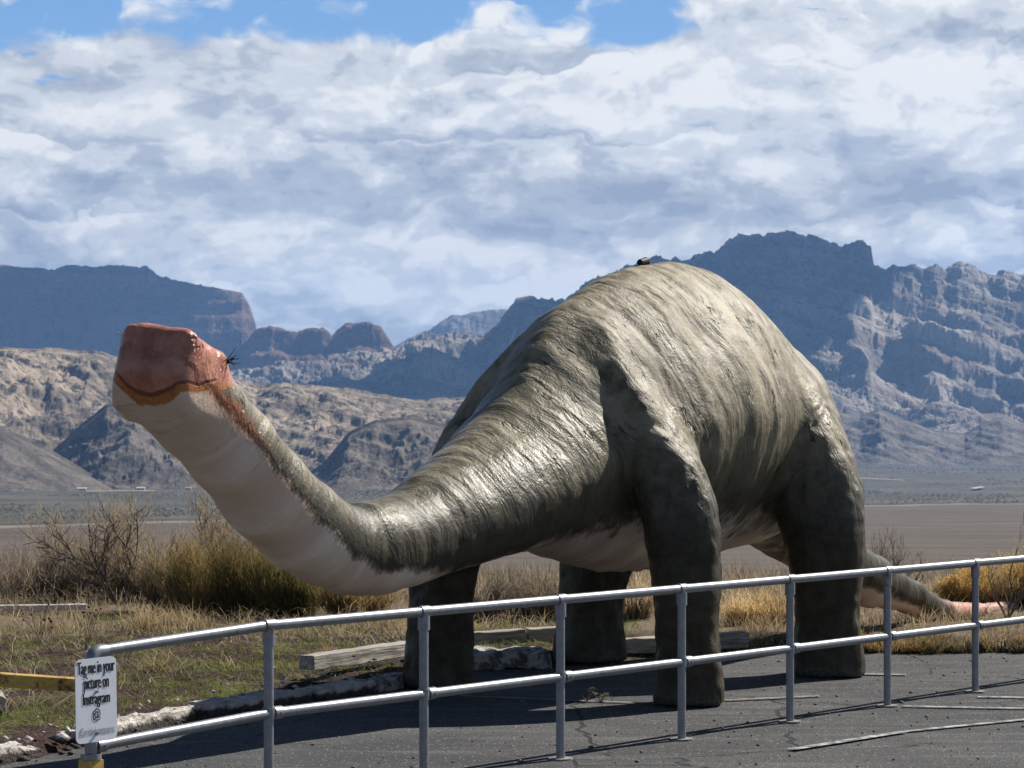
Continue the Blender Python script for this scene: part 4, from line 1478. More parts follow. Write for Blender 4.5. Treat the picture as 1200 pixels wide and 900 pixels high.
def slab(name, p0, p1, depth, h, mat, label, cat, rough=0.02, taper=0.0, group=None, seed=0, nseg=None):
    """a long block whose front top edge runs from p0 to p1 (points on its base line)"""
    p0, p1 = Vector(p0), Vector(p1)
    d = p1 - p0
    L = d.length
    ang = math.atan2(d.y, d.x)
    nx = nseg or max(6, int(L / 0.05))
    ny, nz = 6, 5
    vs = []
    ring = []
    for j in range(ny):
        ring.append((j / (ny - 1), 1.0))
    for j in range(nz - 2, -1, -1):
        ring.append((1.0, j / (nz - 1)))
    for j in range(ny - 2, -1, -1):
        ring.append((j / (ny - 1), 0.0))
    for j in range(1, nz - 1):
        ring.append((0.0, j / (nz - 1)))
    nr = len(ring)
    xs = np.linspace(0, L, nx)
    V = []
    for x in xs:
        for yy, zz in ring:
            V.append((x, yy * depth, zz * h))
    V = np.array(V)
    n1 = np.stack([vnoise(V[:, 0] * 7 + seed * 13.1, V[:, 1] * 7, V[:, 2] * 7, seed=seed + k) - 0.5 for k in range(3)], -1)
    n2 = np.stack([vnoise(V[:, 0] * 22 + seed * 3.1, V[:, 1] * 22, V[:, 2] * 22, seed=seed + 7 + k) - 0.5 for k in range(3)], -1)
    edge = 1.0
    V = V + rough * (n1 * 1.6 + n2 * 0.9)
    V[:, 2] *= 1 - taper * (V[:, 0] / L)
    Q = []
    for i in range(nx - 1):
        for k in range(nr):
            Q.append((i * nr + k, i * nr + (k + 1) % nr, (i + 1) * nr + (k + 1) % nr, (i + 1) * nr + k))
    fs = Q + [tuple(range(nr))[::-1], tuple((nx - 1) * nr + k for k in range(nr))]
    mb = MB()
    mb.add(V, fs)
    o = mb.build(name, mat)
    o.location = (p0.x, p0.y, p0.z)
    o.rotation_euler = (0, math.atan2(-d.z, math.hypot(d.x, d.y)), ang)
    tag(o, label, cat, group)
    bv = o.modifiers.new('bevel', 'BEVEL')
    bv.width = 0.012 if rough > 0.01 else 0.005
    bv.limit_method = 'ANGLE'
    return o


KG = 'broken pieces of the old concrete kerb'
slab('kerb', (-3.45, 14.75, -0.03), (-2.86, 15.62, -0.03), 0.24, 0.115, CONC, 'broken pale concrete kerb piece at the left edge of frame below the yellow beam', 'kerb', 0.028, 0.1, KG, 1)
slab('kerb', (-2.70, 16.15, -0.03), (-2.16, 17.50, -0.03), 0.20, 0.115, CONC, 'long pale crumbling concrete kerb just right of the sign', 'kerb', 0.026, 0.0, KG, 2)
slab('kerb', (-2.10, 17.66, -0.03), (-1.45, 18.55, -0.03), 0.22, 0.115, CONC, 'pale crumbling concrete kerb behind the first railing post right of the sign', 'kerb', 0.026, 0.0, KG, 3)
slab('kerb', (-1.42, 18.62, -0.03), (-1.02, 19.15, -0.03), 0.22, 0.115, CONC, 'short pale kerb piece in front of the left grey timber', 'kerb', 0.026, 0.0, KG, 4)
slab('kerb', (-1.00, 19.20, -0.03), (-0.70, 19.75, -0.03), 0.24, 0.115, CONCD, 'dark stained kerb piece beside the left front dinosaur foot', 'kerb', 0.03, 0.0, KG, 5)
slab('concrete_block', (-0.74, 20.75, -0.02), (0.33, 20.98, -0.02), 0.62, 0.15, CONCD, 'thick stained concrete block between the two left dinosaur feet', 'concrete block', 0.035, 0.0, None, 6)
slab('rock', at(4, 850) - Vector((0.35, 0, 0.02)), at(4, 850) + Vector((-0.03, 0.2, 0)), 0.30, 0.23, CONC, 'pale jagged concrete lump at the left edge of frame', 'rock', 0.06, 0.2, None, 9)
TG = 'weathered timbers along the edge of the asphalt'
slab('timber', (-1.50, 19.42, 0.14), (-0.78, 20.62, 0.14), 0.15, 0.11, WOOD, 'grey weathered timber left of the left front dinosaur leg', 'timber', 0.006, 0.0, TG, 11)
slab('timber', (-0.68, 21.95, 0.05), (0.13, 22.25, 0.08), 0.15, 0.13, WOOD, 'grey timber behind the concrete block, left one of the joined pair', 'timber', 0.006, 0.0, TG, 12)
slab('timber', (0.15, 22.25, 0.08), (0.92, 22.5, 0.10), 0.15, 0.13, WOOD, 'grey timber behind the concrete block, right one of the joined pair', 'timber', 0.006, 0.0, TG, 13)
slab('timber', (0.96, 21.95, 0.02), (2.08, 22.38, 0.04), 0.17, 0.13, WOOD, 'thick dark grained timber between the right front and rear dinosaur legs', 'timber', 0.008, 0.0, TG, 14)
slab('board', (-6.6, 25.3, 0.11), (-4.27, 25.7, 0.11), 0.10, 0.055, simple('pale_board', (0.50, 0.46, 0.42), 0.8), 'long pale board lying in the grass at the left behind the sign', 'board', 0.004, 0.0, None, 15)
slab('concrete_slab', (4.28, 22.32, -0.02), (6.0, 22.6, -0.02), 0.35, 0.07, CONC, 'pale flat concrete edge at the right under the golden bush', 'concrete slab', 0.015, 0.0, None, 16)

# loose chips of kerb and gravel
rr = np.random.default_rng(21)


def pebbles(name, pts, rs, mat):
    V, Q = [], []
    base = np.array([(1, 0, 0), (-1, 0, 0), (0, 1, 0), (0, -1, 0), (0, 0, 1), (0, 0, -1)], float)
    tri = np.array([(0, 2, 4), (2, 1, 4), (1, 3, 4), (3, 0, 4), (2, 0, 5), (1, 2, 5), (3, 1, 5), (0, 3, 5)])
    for p, r in zip(pts, rs):
        k = len(V) * 6
        V.append(base * r * rr.uniform(0.6, 1.3, (6, 1)) * np.array((1, 1, 0.6)) + p)
        Q.append(tri + k)
    o = link(name, np_mesh(name, np.concatenate(V), np.concatenate(Q)), mat)
    tag(o, kind='stuff')


pp = []
while len(pp) < 300:
    x = rr.uniform(-3.6, -0.4)
    ye = np.interp(x, LOT[:, 0], LOT[:, 1])
    y = ye + rr.normal(0.12, 0.22)
    pp.append((x, y, 0.012 + max(0, (y - ye)) * 0.35))
pebbles('kerb_rubble', np.array(pp), rr.gamma(2, 0.007, len(pp)) + 0.005, CONC)
pp = [(rr.uniform(-4, 6), rr.uniform(13, 22), 0.005) for _ in range(1500)]
pp = [p for p in pp if p[1] < np.interp(p[0], LOT[:, 0], LOT[:, 1])]
pebbles('asphalt_grit', np.array(pp), rr.gamma(1.6, 0.0035, len(pp)) + 0.003, simple('grit', (0.12, 0.11, 0.10), 0.95, var=0.5, scale=3))

# ------------------------------------------------------------------ plants
m, N, b = material('plant')
at_ = N.attr('col')
setp(N, b, color=at_.outputs['Color'], rough=0.75, spec=0.2)
tr = N.n.new('ShaderNodeBsdfTranslucent')
N.l.new(at_.outputs['Color'], tr.inputs['Color'])
mx = N.n.new('ShaderNodeMixShader')
mx.inputs[0].default_value = 0.42
N.l.new(b.outputs[0], mx.inputs[1])
N.l.new(tr.outputs[0], mx.inputs[2])
N.l.new(mx.outputs[0], N.n['Material Output'].inputs['Surface'])
PLANT = m
BARK = simple('grey_bark', (0.10, 0.085, 0.070), 0.9)
BARKT = simple('tan_twig', (0.24, 0.19, 0.13), 0.9)
BARKP = simple('bleached_twig', (0.50, 0.44, 0.36), 0.9)


class Ribbons:
    def __init__(self):
        self.V, self.Q, self.C, self.n = [], [], [], 0

    def add(self, P, w, c0, c1):
        """P (n,k,3) paths, w (n,) widths, c0, c1 (n,3) colours at base and tip"""
        n, k, _ = P.shape
        ang = rng.uniform(0, 2 * math.pi, n)
        sd = np.stack([np.cos(ang), np.sin(ang), np.zeros(n)], -1)
        t = np.linspace(0, 1, k)
        ww = w[:, None] * (1 - 0.85 * t[None] ** 1.5)
        L = P + sd[:, None] * ww[..., None] * 0.5
        Rr = P - sd[:, None] * ww[..., None] * 0.5
        V = np.stack([L, Rr], 2).reshape(n, 2 * k, 3)
        self.V.append(V.reshape(-1, 3))
        i = np.arange(k - 1)
        q = np.stack([2 * i, 2 * i + 1, 2 * i + 3, 2 * i + 2], -1)
        Q = q[None] + (np.arange(n) * 2 * k)[:, None, None] + self.n
        self.Q.append(Q.reshape(-1, 4))
        C = c0[:, None] * (1 - t)[None, :, None] + c1[:, None] * t[None, :, None]
        C = np.repeat(C, 2, 1).reshape(-1, 3)
        self.C.append(np.concatenate([C, np.ones((len(C), 1))], 1))
        self.n += n * 2 * k

    def build(self, name, parent=None, mat=None):
        me = np_mesh(name, np.concatenate(self.V), np.concatenate(self.Q))
        fattr(me, 'col', np.concatenate(self.C), 'FLOAT_COLOR')
        return link(name, me, mat or PLANT, parent)


def colour_mix(n, cols, var=0.25):
    cols = np.array(cols, float)
    i = rng.integers(0, len(cols), n)
    return cols[i] * rng.uniform(1 - var, 1 + var, (n, 1))


def gz_at(X, Y):
    return ground_z(X, Y) + verge_bump(X, Y) - 0.03


def blades(rb, x, y, hgt, w, lean, cols0, cols1, k=4, z=None, bend=0.4):
    n = len(x)
    z = gz_at(x, y) if z is None else z
    a = rng.uniform(0, 2 * math.pi, n)
    l = rng.uniform(0.1, 1, n) * lean
    t = np.linspace(0, 1, k)
    out = hgt[:, None] * l[:, None] * (t[None] * (1 - bend) + bend * t[None] ** 2.2)
    up = hgt[:, None] * (t[None] - 0.35 * l[:, None] * t[None] ** 2)
    P = np.stack([x[:, None] + out * np.cos(a)[:, None], y[:, None] + out * np.sin(a)[:, None], z[:, None] - 0.02 + up], -1)
    rb.add(P, w, cols0, cols1)


def bush(name, x, y, rx, ry, h, n, base_cols, tip_cols, label, cat='bush', group=None, fork=5, width=0.006, tuft=None, lean=0.55, wood=BARK):
    """stems that leave a common crown and fork into fine twigs"""
    z = float(gz_at(np.array([x]), np.array([y]))[0])
    t = empty(name, (x, y, z))
    tag(t, label, cat, group)
    rb = Ribbons()
    # main stems, gathered in clumps that differ in height and tone
    nc = max(6, int(14 * rx))
    cr_ = np.sqrt(rng.uniform(0, 1, nc)) * 0.75
    ca_ = rng.uniform(0, 6.28, nc)
    ch_ = rng.uniform(0.62, 1.06, nc)
    ct_ = rng.uniform(0.75, 1.6, nc)
    ci = rng.integers(0, nc, n)
    bx = cr_[ci] * np.cos(ca_[ci]) * rx * 0.6 + rng.normal(0, rx * 0.07, n)
    by = cr_[ci] * np.sin(ca_[ci]) * ry * 0.6 + rng.normal(0, ry * 0.07, n)
    a = np.arctan2(by, bx) + rng.normal(0, 0.8, n)
    out = rng.uniform(0.05, 1, n) ** 0.7
    hh = h * rng.uniform(0.55, 1.0, n) * ch_[ci] * (1 - 0.35 * out ** 2)
    k = 6
    tt = np.linspace(0, 1, k)
    wob = rng.normal(0, 0.03, (n, k, 3)) * h * tt[None, :, None]
    P = np.stack([bx[:, None] + np.cos(a)[:, None] * out[:, None] * rx * lean * 0.7 * tt[None] ** 1.2,
                  by[:, None] + np.sin(a)[:, None] * out[:, None] * ry * lean * 0.7 * tt[None] ** 1.2,
                  hh[:, None] * tt[None] ** 0.9], -1) + wob
    tone = ct_[ci][:, None]
    c0 = colour_mix(n, base_cols) * tone
    c1 = colour_mix(n, tip_cols, 0.4) * tone
    rb.add(P, np.full(n, width * 1.25), c0, c1)
    # side twigs
    for f in range(fork):
        i = rng.integers(1, k - 1, n)
        ori = P[np.arange(n), i]
        d = rng.normal(0, 1, (n, 3))
        d[:, 2] = np.abs(d[:, 2]) + 0.9
        d /= np.linalg.norm(d, axis=1)[:, None]
        L = h * rng.uniform(0.10, 0.30, n)
        q = np.linspace(0, 1, 4)
        PP = ori[:, None] + d[:, None] * (L[:, None] * q[None])[..., None] + rng.normal(0, 0.012, (n, 4, 3)) * h * q[None, :, None]
        rb.add(PP, np.full(n, width * 1.1), colour_mix(n, base_cols) * tone, colour_mix(n, tip_cols, 0.45) * tone)
        if tuft:
            e = PP[:, -1]
            keep = e[:, 2] > h * tuft[2]
            e = e[keep]
            mct = tuft[1]
            for j in range(mct):
                dd = rng.normal(0, 1, (len(e), 3))
                dd[:, 2] = np.abs(dd[:, 2]) * 0.8
                dd /= np.linalg.norm(dd, axis=1)[:, None]
                LL = tuft[3] * rng.uniform(0.5, 1.3, len(e))
                q2 = np.linspace(0, 1, 3)
                P3 = e[:, None] + dd[:, None] * (LL[:, None] * q2[None])[..., None]
                rb.add(P3, np.full(len(e), tuft[4]), colour_mix(len(e), tuft[0]), colour_mix(len(e), tuft[0]))
    rb.build('foliage', t)
    mb = MB()
    for j in range(7):
        aa = random.uniform(0, 6.28)
        q = random.uniform(0.3, 0.8)
        mb.tube([(0, 0, -0.03), (math.cos(aa) * rx * 0.15, math.sin(aa) * ry * 0.15, h * 0.22), (math.cos(aa) * rx * 0.4 * q, math.sin(aa) * ry * 0.4 * q, h * 0.55)], [0.014, 0.010, 0.004], 6)
    mb.build('stem', wood, t)
    return t


def bare_shrub(name, x, y, h, spread, label, mat, seed, levels=5, cat='shrub', r0=0.022, group=None, kids=3, twigs=None, lean0=(0, 0)):
    rs = random.Random(seed)
    z = float(gz_at(np.array([x]), np.array([y]))[0])
    t = empty(name, (x, y, z))
    tag(t, label, cat, group)
    trunk, fine = MB(), Ribbons()
    fp_, fc = [], []

    def grow(p, d, L, r, lv):
        pts = [p]
        n = 4
        for i in range(n):
            d = (d + Vector((rs.gauss(0, .16), rs.gauss(0, .16), rs.gauss(0.03, .12)))).normalized()
            pts.append(pts[-1] + d * L / n)
        if lv >= 2:
            trunk.tube(pts, [r, r * .92, r * .84, r * .76, r * .68], 6 if r > 0.008 else 4, cap=False)
        else:
            fp_.append([tuple(q) for q in pts])
        if lv <= 0:
            return
        for k in range(rs.choice([kids - 1, kids, kids])):
            i = rs.randint(1, n)
            dd = (d * 0.75 + Vector((rs.gauss(0, 1), rs.gauss(0, 1), rs.gauss(0.25, .7))).normalized() * spread).normalized()
            grow(pts[i], dd, L * rs.uniform(.55, .85), r * .62, lv - 1)
        dd = (d + Vector((rs.gauss(0, .25), rs.gauss(0, .25), .1))).normalized()
        grow(pts[-1], dd, L * rs.uniform(.6, .85), r * .68, lv - 1)
    ns = 4
    for k in range(ns):
        a = 6.28 * k / ns + rs.uniform(-.5, .5)
        d = Vector((math.cos(a) * 0.55 + lean0[0], math.sin(a) * 0.55 + lean0[1], 1)).normalized()
        grow(Vector((0, 0, -0.03)), d, h * 0.36 * rs.uniform(.8, 1.1), r0 * rs.uniform(.6, 1), levels)
    trunk.build('branch', mat, t, True)
    A = np.array(fp_)
    n = len(A)
    tw = twigs or [(0.16, 0.125, 0.085), (0.26, 0.20, 0.125)]
    fine.add(A, np.full(n, 0.006), colour_mix(n, tw[:1] + tw), colour_mix(n, tw))
    fine.build('twig', t)
    return t


GREEN = [(0.12, 0.13, 0.035), (0.16, 0.155, 0.05), (0.21, 0.185, 0.07), (0.27, 0.22, 0.09)]
STRAW = [(0.55, 0.42, 0.22), (0.45, 0.34, 0.18), (0.64, 0.50, 0.28), (0.36, 0.27, 0.14)]
GOLD = [(0.60, 0.40, 0.14), (0.70, 0.50, 0.20), (0.48, 0.30, 0.09)]
TAN = [(0.38, 0.295, 0.19), (0.28, 0.22, 0.15), (0.46, 0.365, 0.25)]
GREY = [(0.16, 0.135, 0.11), (0.20, 0.17, 0.14), (0.12, 0.10, 0.085)]
ORTAN = [(0.46, 0.27, 0.12), (0.56, 0.36, 0.17), (0.36, 0.22, 0.10)]
BROWNG = [(0.085, 0.075, 0.033), (0.13, 0.105, 0.048)]


def atg(px, py, Y=None):
    p = at(px, py, 0.05)
    return p.x, p.y


RB = 'big rabbitbrush clumps behind the dinosaur neck'
x, y = atg(262, 722)
bush('rabbitbrush', x, y, 0.75, 0.6, 1.08, 1500, BROWNG + GREEN[:2], GREEN[1:] + ORTAN, 'large green and rust brown rabbitbrush left of the dinosaur neck', group=RB, tuft=(ORTAN + TAN, 1, 0.75, 0.035, 0.007), lean=0.8)
x, y = atg(335, 722)
bush('rabbitbrush', x, y, 0.75, 0.6, 0.92, 1500, BROWNG + GREEN[:2], GREEN + ORTAN[:1], 'dense dark green rabbitbrush directly under the dinosaur neck', group=RB, tuft=(ORTAN + GREEN, 1, 0.8, 0.03, 0.007), lean=0.85)
x, y = atg(212, 716)
bush('rabbitbrush', x, y, 0.55, 0.5, 0.85, 900, BROWNG + GREY[:1], GREEN[2:] + TAN, 'olive rabbitbrush left of the large green one', group=RB, tuft=(TAN, 1, 0.75, 0.03, 0.006), lean=0.8)
x, y = atg(412, 726)
bush('rabbitbrush', x, y, 0.5, 0.45, 0.52, 900, BROWNG, ORTAN + STRAW[:2] + GREEN[2:3], 'low orange brown rabbitbrush below the bend of the dinosaur neck', group=RB, lean=0.9)

DG = 'dry grey shrubs at the left'
x, y = atg(142, 708)
bare_shrub('bare_shrub', x, y, 1.42, 0.8, 'dark branched leafless shrub left of the rabbitbrush', BARK, 5, 5, group=DG, r0=0.019, lean0=(-0.35, 0), twigs=TAN)
x, y = atg(228, 690)
bare_shrub('bare_shrub', x, y, 1.30, 0.8, 'thin leafless shrub rising behind the rabbitbrush beside the neck', BARK, 8, 5, group=DG, r0=0.014, twigs=TAN)
x, y = atg(40, 702)
bush('dry_shrub', x, y, 1.1, 0.8, 0.72, 900, GREY, TAN + GREY, 'pale grey dry shrub at the far left behind the pale board', 'shrub', DG, fork=6, width=0.005, lean=0.9)
x, y = atg(110, 700)
bush('dry_shrub', x, y, 0.8, 0.7, 0.95, 900, GREY, TAN + STRAW[1:2], 'tall straw grey dry shrub behind the dark branched shrub', 'shrub', DG, fork=6, width=0.005, lean=0.8)
x, y = atg(178, 704)
bush('dry_shrub', x, y, 0.7, 0.6, 0.85, 800, GREY + BROWNG, TAN + GREEN[3:], 'olive grey dry shrub between the dark branched shrub and the rabbitbrush', 'shrub', DG, fork=6, width=0.005, lean=0.8)

# behind the legs
BG = 'dry shrubs seen between the dinosaur legs'
for px, py, rx, h, bc, tc, lab in (
        (560, 728, 0.55, 0.50, GREY, TAN + GREY, 'pale dry shrub seen just right of the left front dinosaur leg'),
        (612, 724, 0.6, 0.62, GREY + BROWNG, GREY + TAN, 'grey dry shrub seen in the middle between the two left dinosaur legs'),
        (650, 726, 0.5, 0.58, GREY, TAN, 'tan dry shrub seen just left of the left rear dinosaur leg'),
        (742, 726, 0.5, 0.45, TAN, STRAW + TAN, 'straw coloured dry shrub seen left of the right front dinosaur leg'),
        (868, 730, 0.5, 0.40, STRAW[1:], STRAW, 'bright straw clump seen just right of the right front dinosaur leg'),
        (915, 730, 0.45, 0.36, STRAW[1:], STRAW + ORTAN[:1], 'straw clump seen just left of the right rear dinosaur leg')):
    x, y = atg(px, py)
    bush('dry_shrub', x, y, rx, 0.45, h, 520, bc, tc, lab, 'shrub', BG, fork=5, width=0.006, lean=0.9)

# right side
YG = 'golden brush at the right edge'
for px, py, rx, h, lab in ((1172, 709, 0.66, 0.56, 'golden rabbitbrush behind the tip of the dinosaur tail'),
                           (1222, 709, 0.7, 0.66, 'tall golden rabbitbrush cut by the right edge of frame'),
                           (1122, 709, 0.35, 0.34, 'small golden rabbitbrush behind the pink start of the tail tip')):
    x, y = atg(px, py)
    bush('rabbitbrush', x, y, rx, 0.5, h, 900, [(0.20, 0.13, 0.05), (0.13, 0.10, 0.05)], GOLD, lab, group=YG, tuft=(GOLD, 2, 0.55, 0.035, 0.011), lean=0.75)
TB = 'leafless saplings right of the dinosaur'
x, y = atg(1048, 706)
bare_shrub('bare_shrub', x, y, 0.95, 0.6, 'dark leafless shrub behind the start of the dinosaur tail', BARK, 15, 4, group=TB, r0=0.012, twigs=GREY)
x, y = atg(1180, 722)
bare_shrub('bare_shrub', x, y, 1.2, 0.35, 'thin dark leafless sapling above the golden brush at the right', BARK, 19, 3, group=TB, r0=0.012, kids=2, twigs=GREY, lean0=(0.3, 0))
for px, lab, tc in ((1035, 'orange brown low clump right of the right rear dinosaur foot', ORTAN + STRAW[:1]), (1085, 'dark and orange low clump under the dinosaur tail', ORTAN + BROWNG), (1140, 'dark brown low clump under the pink tail tip', TAN + BROWNG), (1178, 'brown low clump at the right under the tail tip', ORTAN + TAN)):
    x, y = atg(px, 758)
    bush('low_bush', x, y, 0.38, 0.25, 0.24, 420, BROWNG + GREEN[:1], tc, lab, 'bush', 'low clumps along the asphalt edge at the right', fork=4, width=0.006, lean=1.0)

# grass and litter -------------------------------------------------------
rb = Ribbons()


def scatter(n, x0, x1, y0, y1, keep=None):
    x = rng.uniform(x0, x1, n)
    y = rng.uniform(y0, y1, n)
    k = (lot_edge_dist(x, y) > 0.03 + 0.25 * vnoise(x * 4, y * 4, seed=66)) & (np.abs(x / y) < 0.25)
    if keep is not None:
        k &= keep(x, y)
    return x[k], y[k]


# dry standing grass on the bank
x, y = scatter(24000, -7, 6, 22.5, 31, lambda x, y: (fbm(x * .8, y * .8, 3, 71) > 0.45) & (lot_edge_dist(x, y) > 1.6))
n = len(x)
blades(rb, x, y, rng.uniform(0.06, 0.30, n) * np.clip((y - 21) / 4, .4, 1), np.full(n, 0.009), 0.9, colour_mix(n, TAN, 0.45), colour_mix(n, STRAW + TAN + BROWNG, 0.45))
x, y = scatter(12000, -7, 8, 30, 46)
n = len(x)
blades(rb, x, y, rng.uniform(0.12, 0.40, n), np.full(n, 0.010), 0.8, colour_mix(n, GREY + TAN), colour_mix(n, TAN + STRAW[1:2] + GREY))
# straw edge at the right
x, y = scatter(11000, 1.7, 6.5, 22.3, 25.5, lambda x, y: fbm(x * 1.6, y * 1.6, 3, 72) > 0.47)
n = len(x)
blades(rb, x, y, rng.uniform(0.05, 0.30, n) * (0.45 + 0.75 * np.clip(fbm(x * 2.1, y * 2.1, 2, 79), 0, 1)), np.full(n, 0.006), 1.0, colour_mix(n, TAN + BROWNG, 0.4), colour_mix(n, STRAW + ORTAN + BROWNG, 0.4))
o = rb.build('dry_grass')
tag(o, kind='stuff')
rb = Ribbons()
MOSS = [(0.12, 0.17, 0.025), (0.17, 0.22, 0.04), (0.22, 0.24, 0.06), (0.09, 0.12, 0.025)]
x, y = scatter(52000, -6, 1.2, 15.5, 26, lambda x, y: (fbm(x * 1.3, y * 1.3, 3, 77) > 0.50 + 0.16 * np.clip(1 - lot_edge_dist(x, y) / 1.5, 0, 1)))
n = len(x)
blades(rb, x, y, rng.uniform(0.02, 0.09, n), np.full(n, 0.010), 1.2, colour_mix(n, MOSS), colour_mix(n, MOSS + [(0.2, 0.19, .06)]), k=3)
x, y = scatter(14000, 1.5, 6.5, 22.2, 23.0, lambda x, y: (fbm(x * 2, y * 2, 3, 78) > 0.43))
n = len(x)
blades(rb, x, y, rng.uniform(0.03, 0.12, n), np.full(n, 0.007), 1.0, colour_mix(n, MOSS), colour_mix(n, MOSS + STRAW[:1]), k=3)
x, y = scatter(5000, -0.8, 1.0, 22.4, 23.6)
n = len(x)
blades(rb, x, y, rng.uniform(0.04, 0.16, n), np.full(n, 0.007), 1.0, colour_mix(n, MOSS), colour_mix(n, MOSS + STRAW[:1]), k=3)
o = rb.build('green_grass')
tag(o, kind='stuff')
# twig and straw litter lying about
rb = Ribbons()
x, y = scatter(9000, -6, 1, 15.5, 27)
n = len(x)
z = gz_at(x, y) + 0.012
a = rng.uniform(0, 6.28, n)
L = rng.uniform(0.03, 0.16, n)
t = np.linspace(0, 1, 3)
P = np.stack([x[:, None] + np.cos(a)[:, None] * L[:, None] * t, y[:, None] + np.sin(a)[:, None] * L[:, None] * t, z[:, None] + rng.uniform(0, 0.05, (n, 1)) * t], -1)
rb.add(P, np.full(n, 0.006), colour_mix(n, TAN + GREY + [(0.06, 0.035, 0.03)]), colour_mix(n, TAN + STRAW + [(0.06, 0.035, 0.03)]))
x, y = scatter(5200, -6.5, 0.8, 17, 28, lambda x, y: (fbm(x * 1.1, y * 1.1, 3, 88) > 0.53) & ((lot_edge_dist(x, y) > 2.6) | (x < -3.2)))
n = len(x)
z = gz_at(x, y)
a = rng.uniform(0, 6.28, n)
L = rng.uniform(0.12, 0.42, n)
t = np.linspace(0, 1, 6)
arch = rng.uniform(0.0, 0.14, (n, 1)) * np.sin(np.pi * t)[None] + rng.uniform(-0.01, 0.16, (n, 1)) * t[None]
rb_w = 0.009
P = np.stack([x[:, None] + np.cos(a)[:, None] * L[:, None] * t + rng.normal(0, 0.012, (n, 6)), y[:, None] + np.sin(a)[:, None] * L[:, None] * t + rng.normal(0, 0.012, (n, 6)), z[:, None] + 0.01 + arch], -1)
rb.add(P, np.full(n, rb_w), colour_mix(n, TAN + GREY, 0.4), colour_mix(n, TAN + STRAW + GREY))
o = rb.build('straw_litter')
tag(o, kind='stuff')

# straw tussocks in front of the brush
TU = 'straw tussocks in the planted bank'
for px, py, h, r, nb_, lab, cc in (
        (170, 742, 0.34, 0.26, 260, 'straw tussock above the top rail right of the sign', STRAW),
        (205, 738, 0.30, 0.22, 220, 'bent straw tussock in front of the rabbitbrush', STRAW),
        (232, 742, 0.26, 0.20, 160, 'small straw tussock below the large green rabbitbrush', STRAW + GREEN[3:]),
        (185, 790, 0.20, 0.16, 200, 'green and straw tussock just under the top rail', STRAW + MOSS),
        (60, 742, 0.24, 0.2, 160, 'dry tussock left of the sign below the pale board', TAN + STRAW),
        (385, 766, 0.14, 0.12, 200, 'fine rusty tuft beside the left grey timber', ORTAN + TAN),
        (455, 742, 0.2, 0.2, 200, 'straw tussock left of the left front dinosaur leg', STRAW + MOSS[:1])):
    x0, y0 = atg(px, py)
    z0 = float(gz_at(np.array([x0]), np.array([y0]))[0])
    rb = Ribbons()
    x = rng.normal(0, r * 0.35, nb_)
    y = rng.normal(0, r * 0.35, nb_)
    blades(rb, x, y, h * rng.uniform(0.5, 1.1, nb_), np.full(nb_, 0.007), 1.1, colour_mix(nb_, TAN), colour_mix(nb_, cc), k=6, z=np.zeros(nb_), bend=0.75)
    o = rb.build('straw_tussock')
    o.location = (x0, y0, z0)
    tag(o, lab, 'grass tussock', TU)

# dry seed-head weeds at the left
random.seed(31)
SEED = simple('seed_head', (0.13, 0.075, 0.04), 0.9)
SW_ = 'dry seed head weeds at the left'
for px, py, h, lab, dx in ((46, 760, 0.60, 'tall dry weed with round brown seed heads left of the sign', -0.05), (100, 770, 0.50, 'dry weed with seed heads directly above the sign', 0.08), (60, 772, 0.36, 'short dry weed leaning left above the yellow beam', -0.12)):
    x0, y0 = atg(px, py)
    t = empty('dry_weed', (x0, y0, float(gz_at(np.array([x0]), np.array([y0]))[0])))
    tag(t, lab, 'weed', SW_)
    st = MB()
    for j in range(7):
        a = random.uniform(0, 6.28)
        e = Vector((math.cos(a) * 0.13 + dx, math.sin(a) * 0.13, h * random.uniform(0.55, 1)))
        st.tube([(0, 0, -0.02), e * 0.5 + Vector((random.gauss(0, .02), 0, 0.02)), e], [0.004, 0.003, 0.002], 5)
        hd = MB()
        hd.sphere(e, random.uniform(0.010, 0.016), 8, 5, (1, 1, 0.9))
        hd.build('seed_head', SEED, t)
    st.build('stem', BARKT, t)

# bleached forked stick by the timber
x0, y0 = at(415, 762, 0.14).x, at(415, 762, 0.14).y
mb = MB()
mb.tube([(0, 0, 0.0), (0.05, 0.0, 0.07), (0.06, 0, 0.15), (0.09, 0, 0.20)], [0.010, 0.009, 0.007, 0.005], 7)
mb.tube([(0.05, 0.0, 0.07), (0.15, 0.05, 0.075), (0.27, 0.1, 0.07)], [0.009, 0.007, 0.004], 7)
mb.tube([(0.06, 0, 0.15), (0.03, 0, 0.19), (0.045, 0.0, 0.225)], [0.006, 0.005, 0.003], 6)
o = mb.build('stick', BARKP, None, True)
o.location = (x0, y0, float(gz_at(np.array([x0]), np.array([y0]))[0]) + 0.02)
tag(o, 'bleached forked stick lying behind the left grey timber', 'stick')

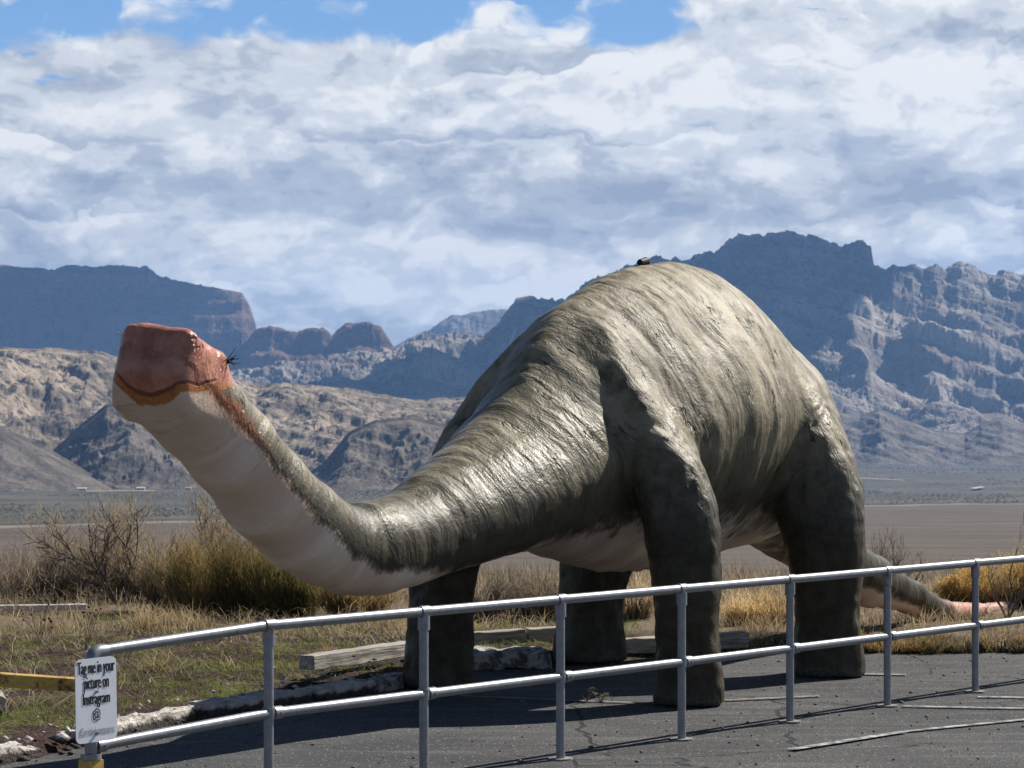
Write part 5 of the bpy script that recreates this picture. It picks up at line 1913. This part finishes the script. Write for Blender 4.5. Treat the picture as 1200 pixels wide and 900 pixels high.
# small weeds growing from the seam in the asphalt
WG = 'small weeds growing in the asphalt seam'
for px, py, h, lab in ((688, 822, 0.11, 'small dark weed with curled leaves in the asphalt seam between the dinosaur legs'), (704, 822, 0.06, 'tiny curled weed right of the taller weed in the asphalt seam')):
    p = at(px, py)
    t = empty('weed', (p.x, p.y, 0.0))
    tag(t, lab, 'weed', WG)
    st = MB()
    rb = Ribbons()
    for j in range(5):
        a = random.uniform(0, 6.28)
        e = Vector((math.cos(a) * 0.05, math.sin(a) * 0.05, h * random.uniform(0.5, 1)))
        st.tube([(0, 0, 0), e * 0.5, e], [0.003, 0.0025, 0.002], 5)
        q = np.array([[tuple(e), tuple(e + Vector((random.gauss(0, .02), random.gauss(0, .02), 0.012))), tuple(e + Vector((random.gauss(0, .03), random.gauss(0, .03), -0.005)))] for _ in range(5)])
        rb.add(q, np.full(5, 0.016), colour_mix(5, [(0.08, 0.07, 0.05)]), colour_mix(5, [(0.2, 0.17, 0.12)]))
    st.build('stem', BARKT, t)
    rb.build('leaf', t)

# ------------------------------------------------------------------ out-of-view clouds, added to shade the far range
m, N, b = material('shade_cloud_white')
setp(N, b, color=(0.9, 0.9, 0.9), rough=1.0, spec=0.0)
SHADE_CLOUD = m


def shade_cloud(x, y, z, rx, ry, h, seed):
    """a flat-bottomed heap of billows"""
    nu, nv = 150, 46
    th = np.linspace(0, 2 * math.pi, nu)
    ph = np.linspace(0.02, math.pi - 0.02, nv)
    A, B = np.meshgrid(th, ph, indexing='ij')
    X, Y, Z = np.sin(B) * np.cos(A), np.sin(B) * np.sin(A), np.cos(B)
    n = vnoise(X * 2.2 + 9, Y * 2.2 + 3, Z * 2.2, seed=seed) + 0.5 * vnoise(X * 5 + 9, Y * 5 + 3, Z * 5, seed=seed + 1) + 0.25 * vnoise(X * 11 + 9, Y * 11 + 3, Z * 11, seed=seed + 2)
    k = 0.62 + 0.45 * n
    Zs = np.where(Z > 0, Z * h, Z * h * 0.18)
    V = np.stack([X * k * rx, Y * k * ry, Zs * k], -1)
    V[-1] = V[0]
    o = link('shade_cloud', np_mesh('shade_cloud', V.reshape(-1, 3), grid_quads(nu, nv)), SHADE_CLOUD, smooth=True)
    o.location = (x, y, z)
    tag(o, kind='structure')


def shade_cloud_over(px, Y, zg, rx, ry, seed, H=2300):
    """places a cloud so that its shade falls on the ground seen at column px, distance Y"""
    k = (H - zg) / math.tan(SUN_EL)
    shade_cloud((px - 600) / F * Y + SUN_XY[0] * k, Y + SUN_XY[1] * k, H, rx, ry, 380, seed)


shade_cloud_over(70, 8500, 260, 360, 420, 5)
shade_cloud_over(470, 6000, 60, 300, 330, 7)
shade_cloud_over(835, 6650, 250, 430, 720, 8)

# ------------------------------------------------------------------ air
mb = MB()
mb.box((0, 0, (640 - 160) / 2), (26500, 26500, 800))
hz = mb.build('haze', None)
hz.location = (0, 0, 0)
m = bpy.data.materials.new('haze')
m.use_nodes = True
m.node_tree.nodes.clear()
ou_ = m.node_tree.nodes.new('ShaderNodeOutputMaterial')
pv = m.node_tree.nodes.new('ShaderNodeVolumePrincipled')
pv.inputs['Color'].default_value = (0.27, 0.52, 1.0, 1)
pv.inputs['Density'].default_value = 5.0e-5
pv.inputs['Anisotropy'].default_value = 0.25
m.node_tree.links.new(pv.outputs[0], ou_.inputs['Volume'])
hz.data.materials.append(m)
tag(hz, kind='stuff')
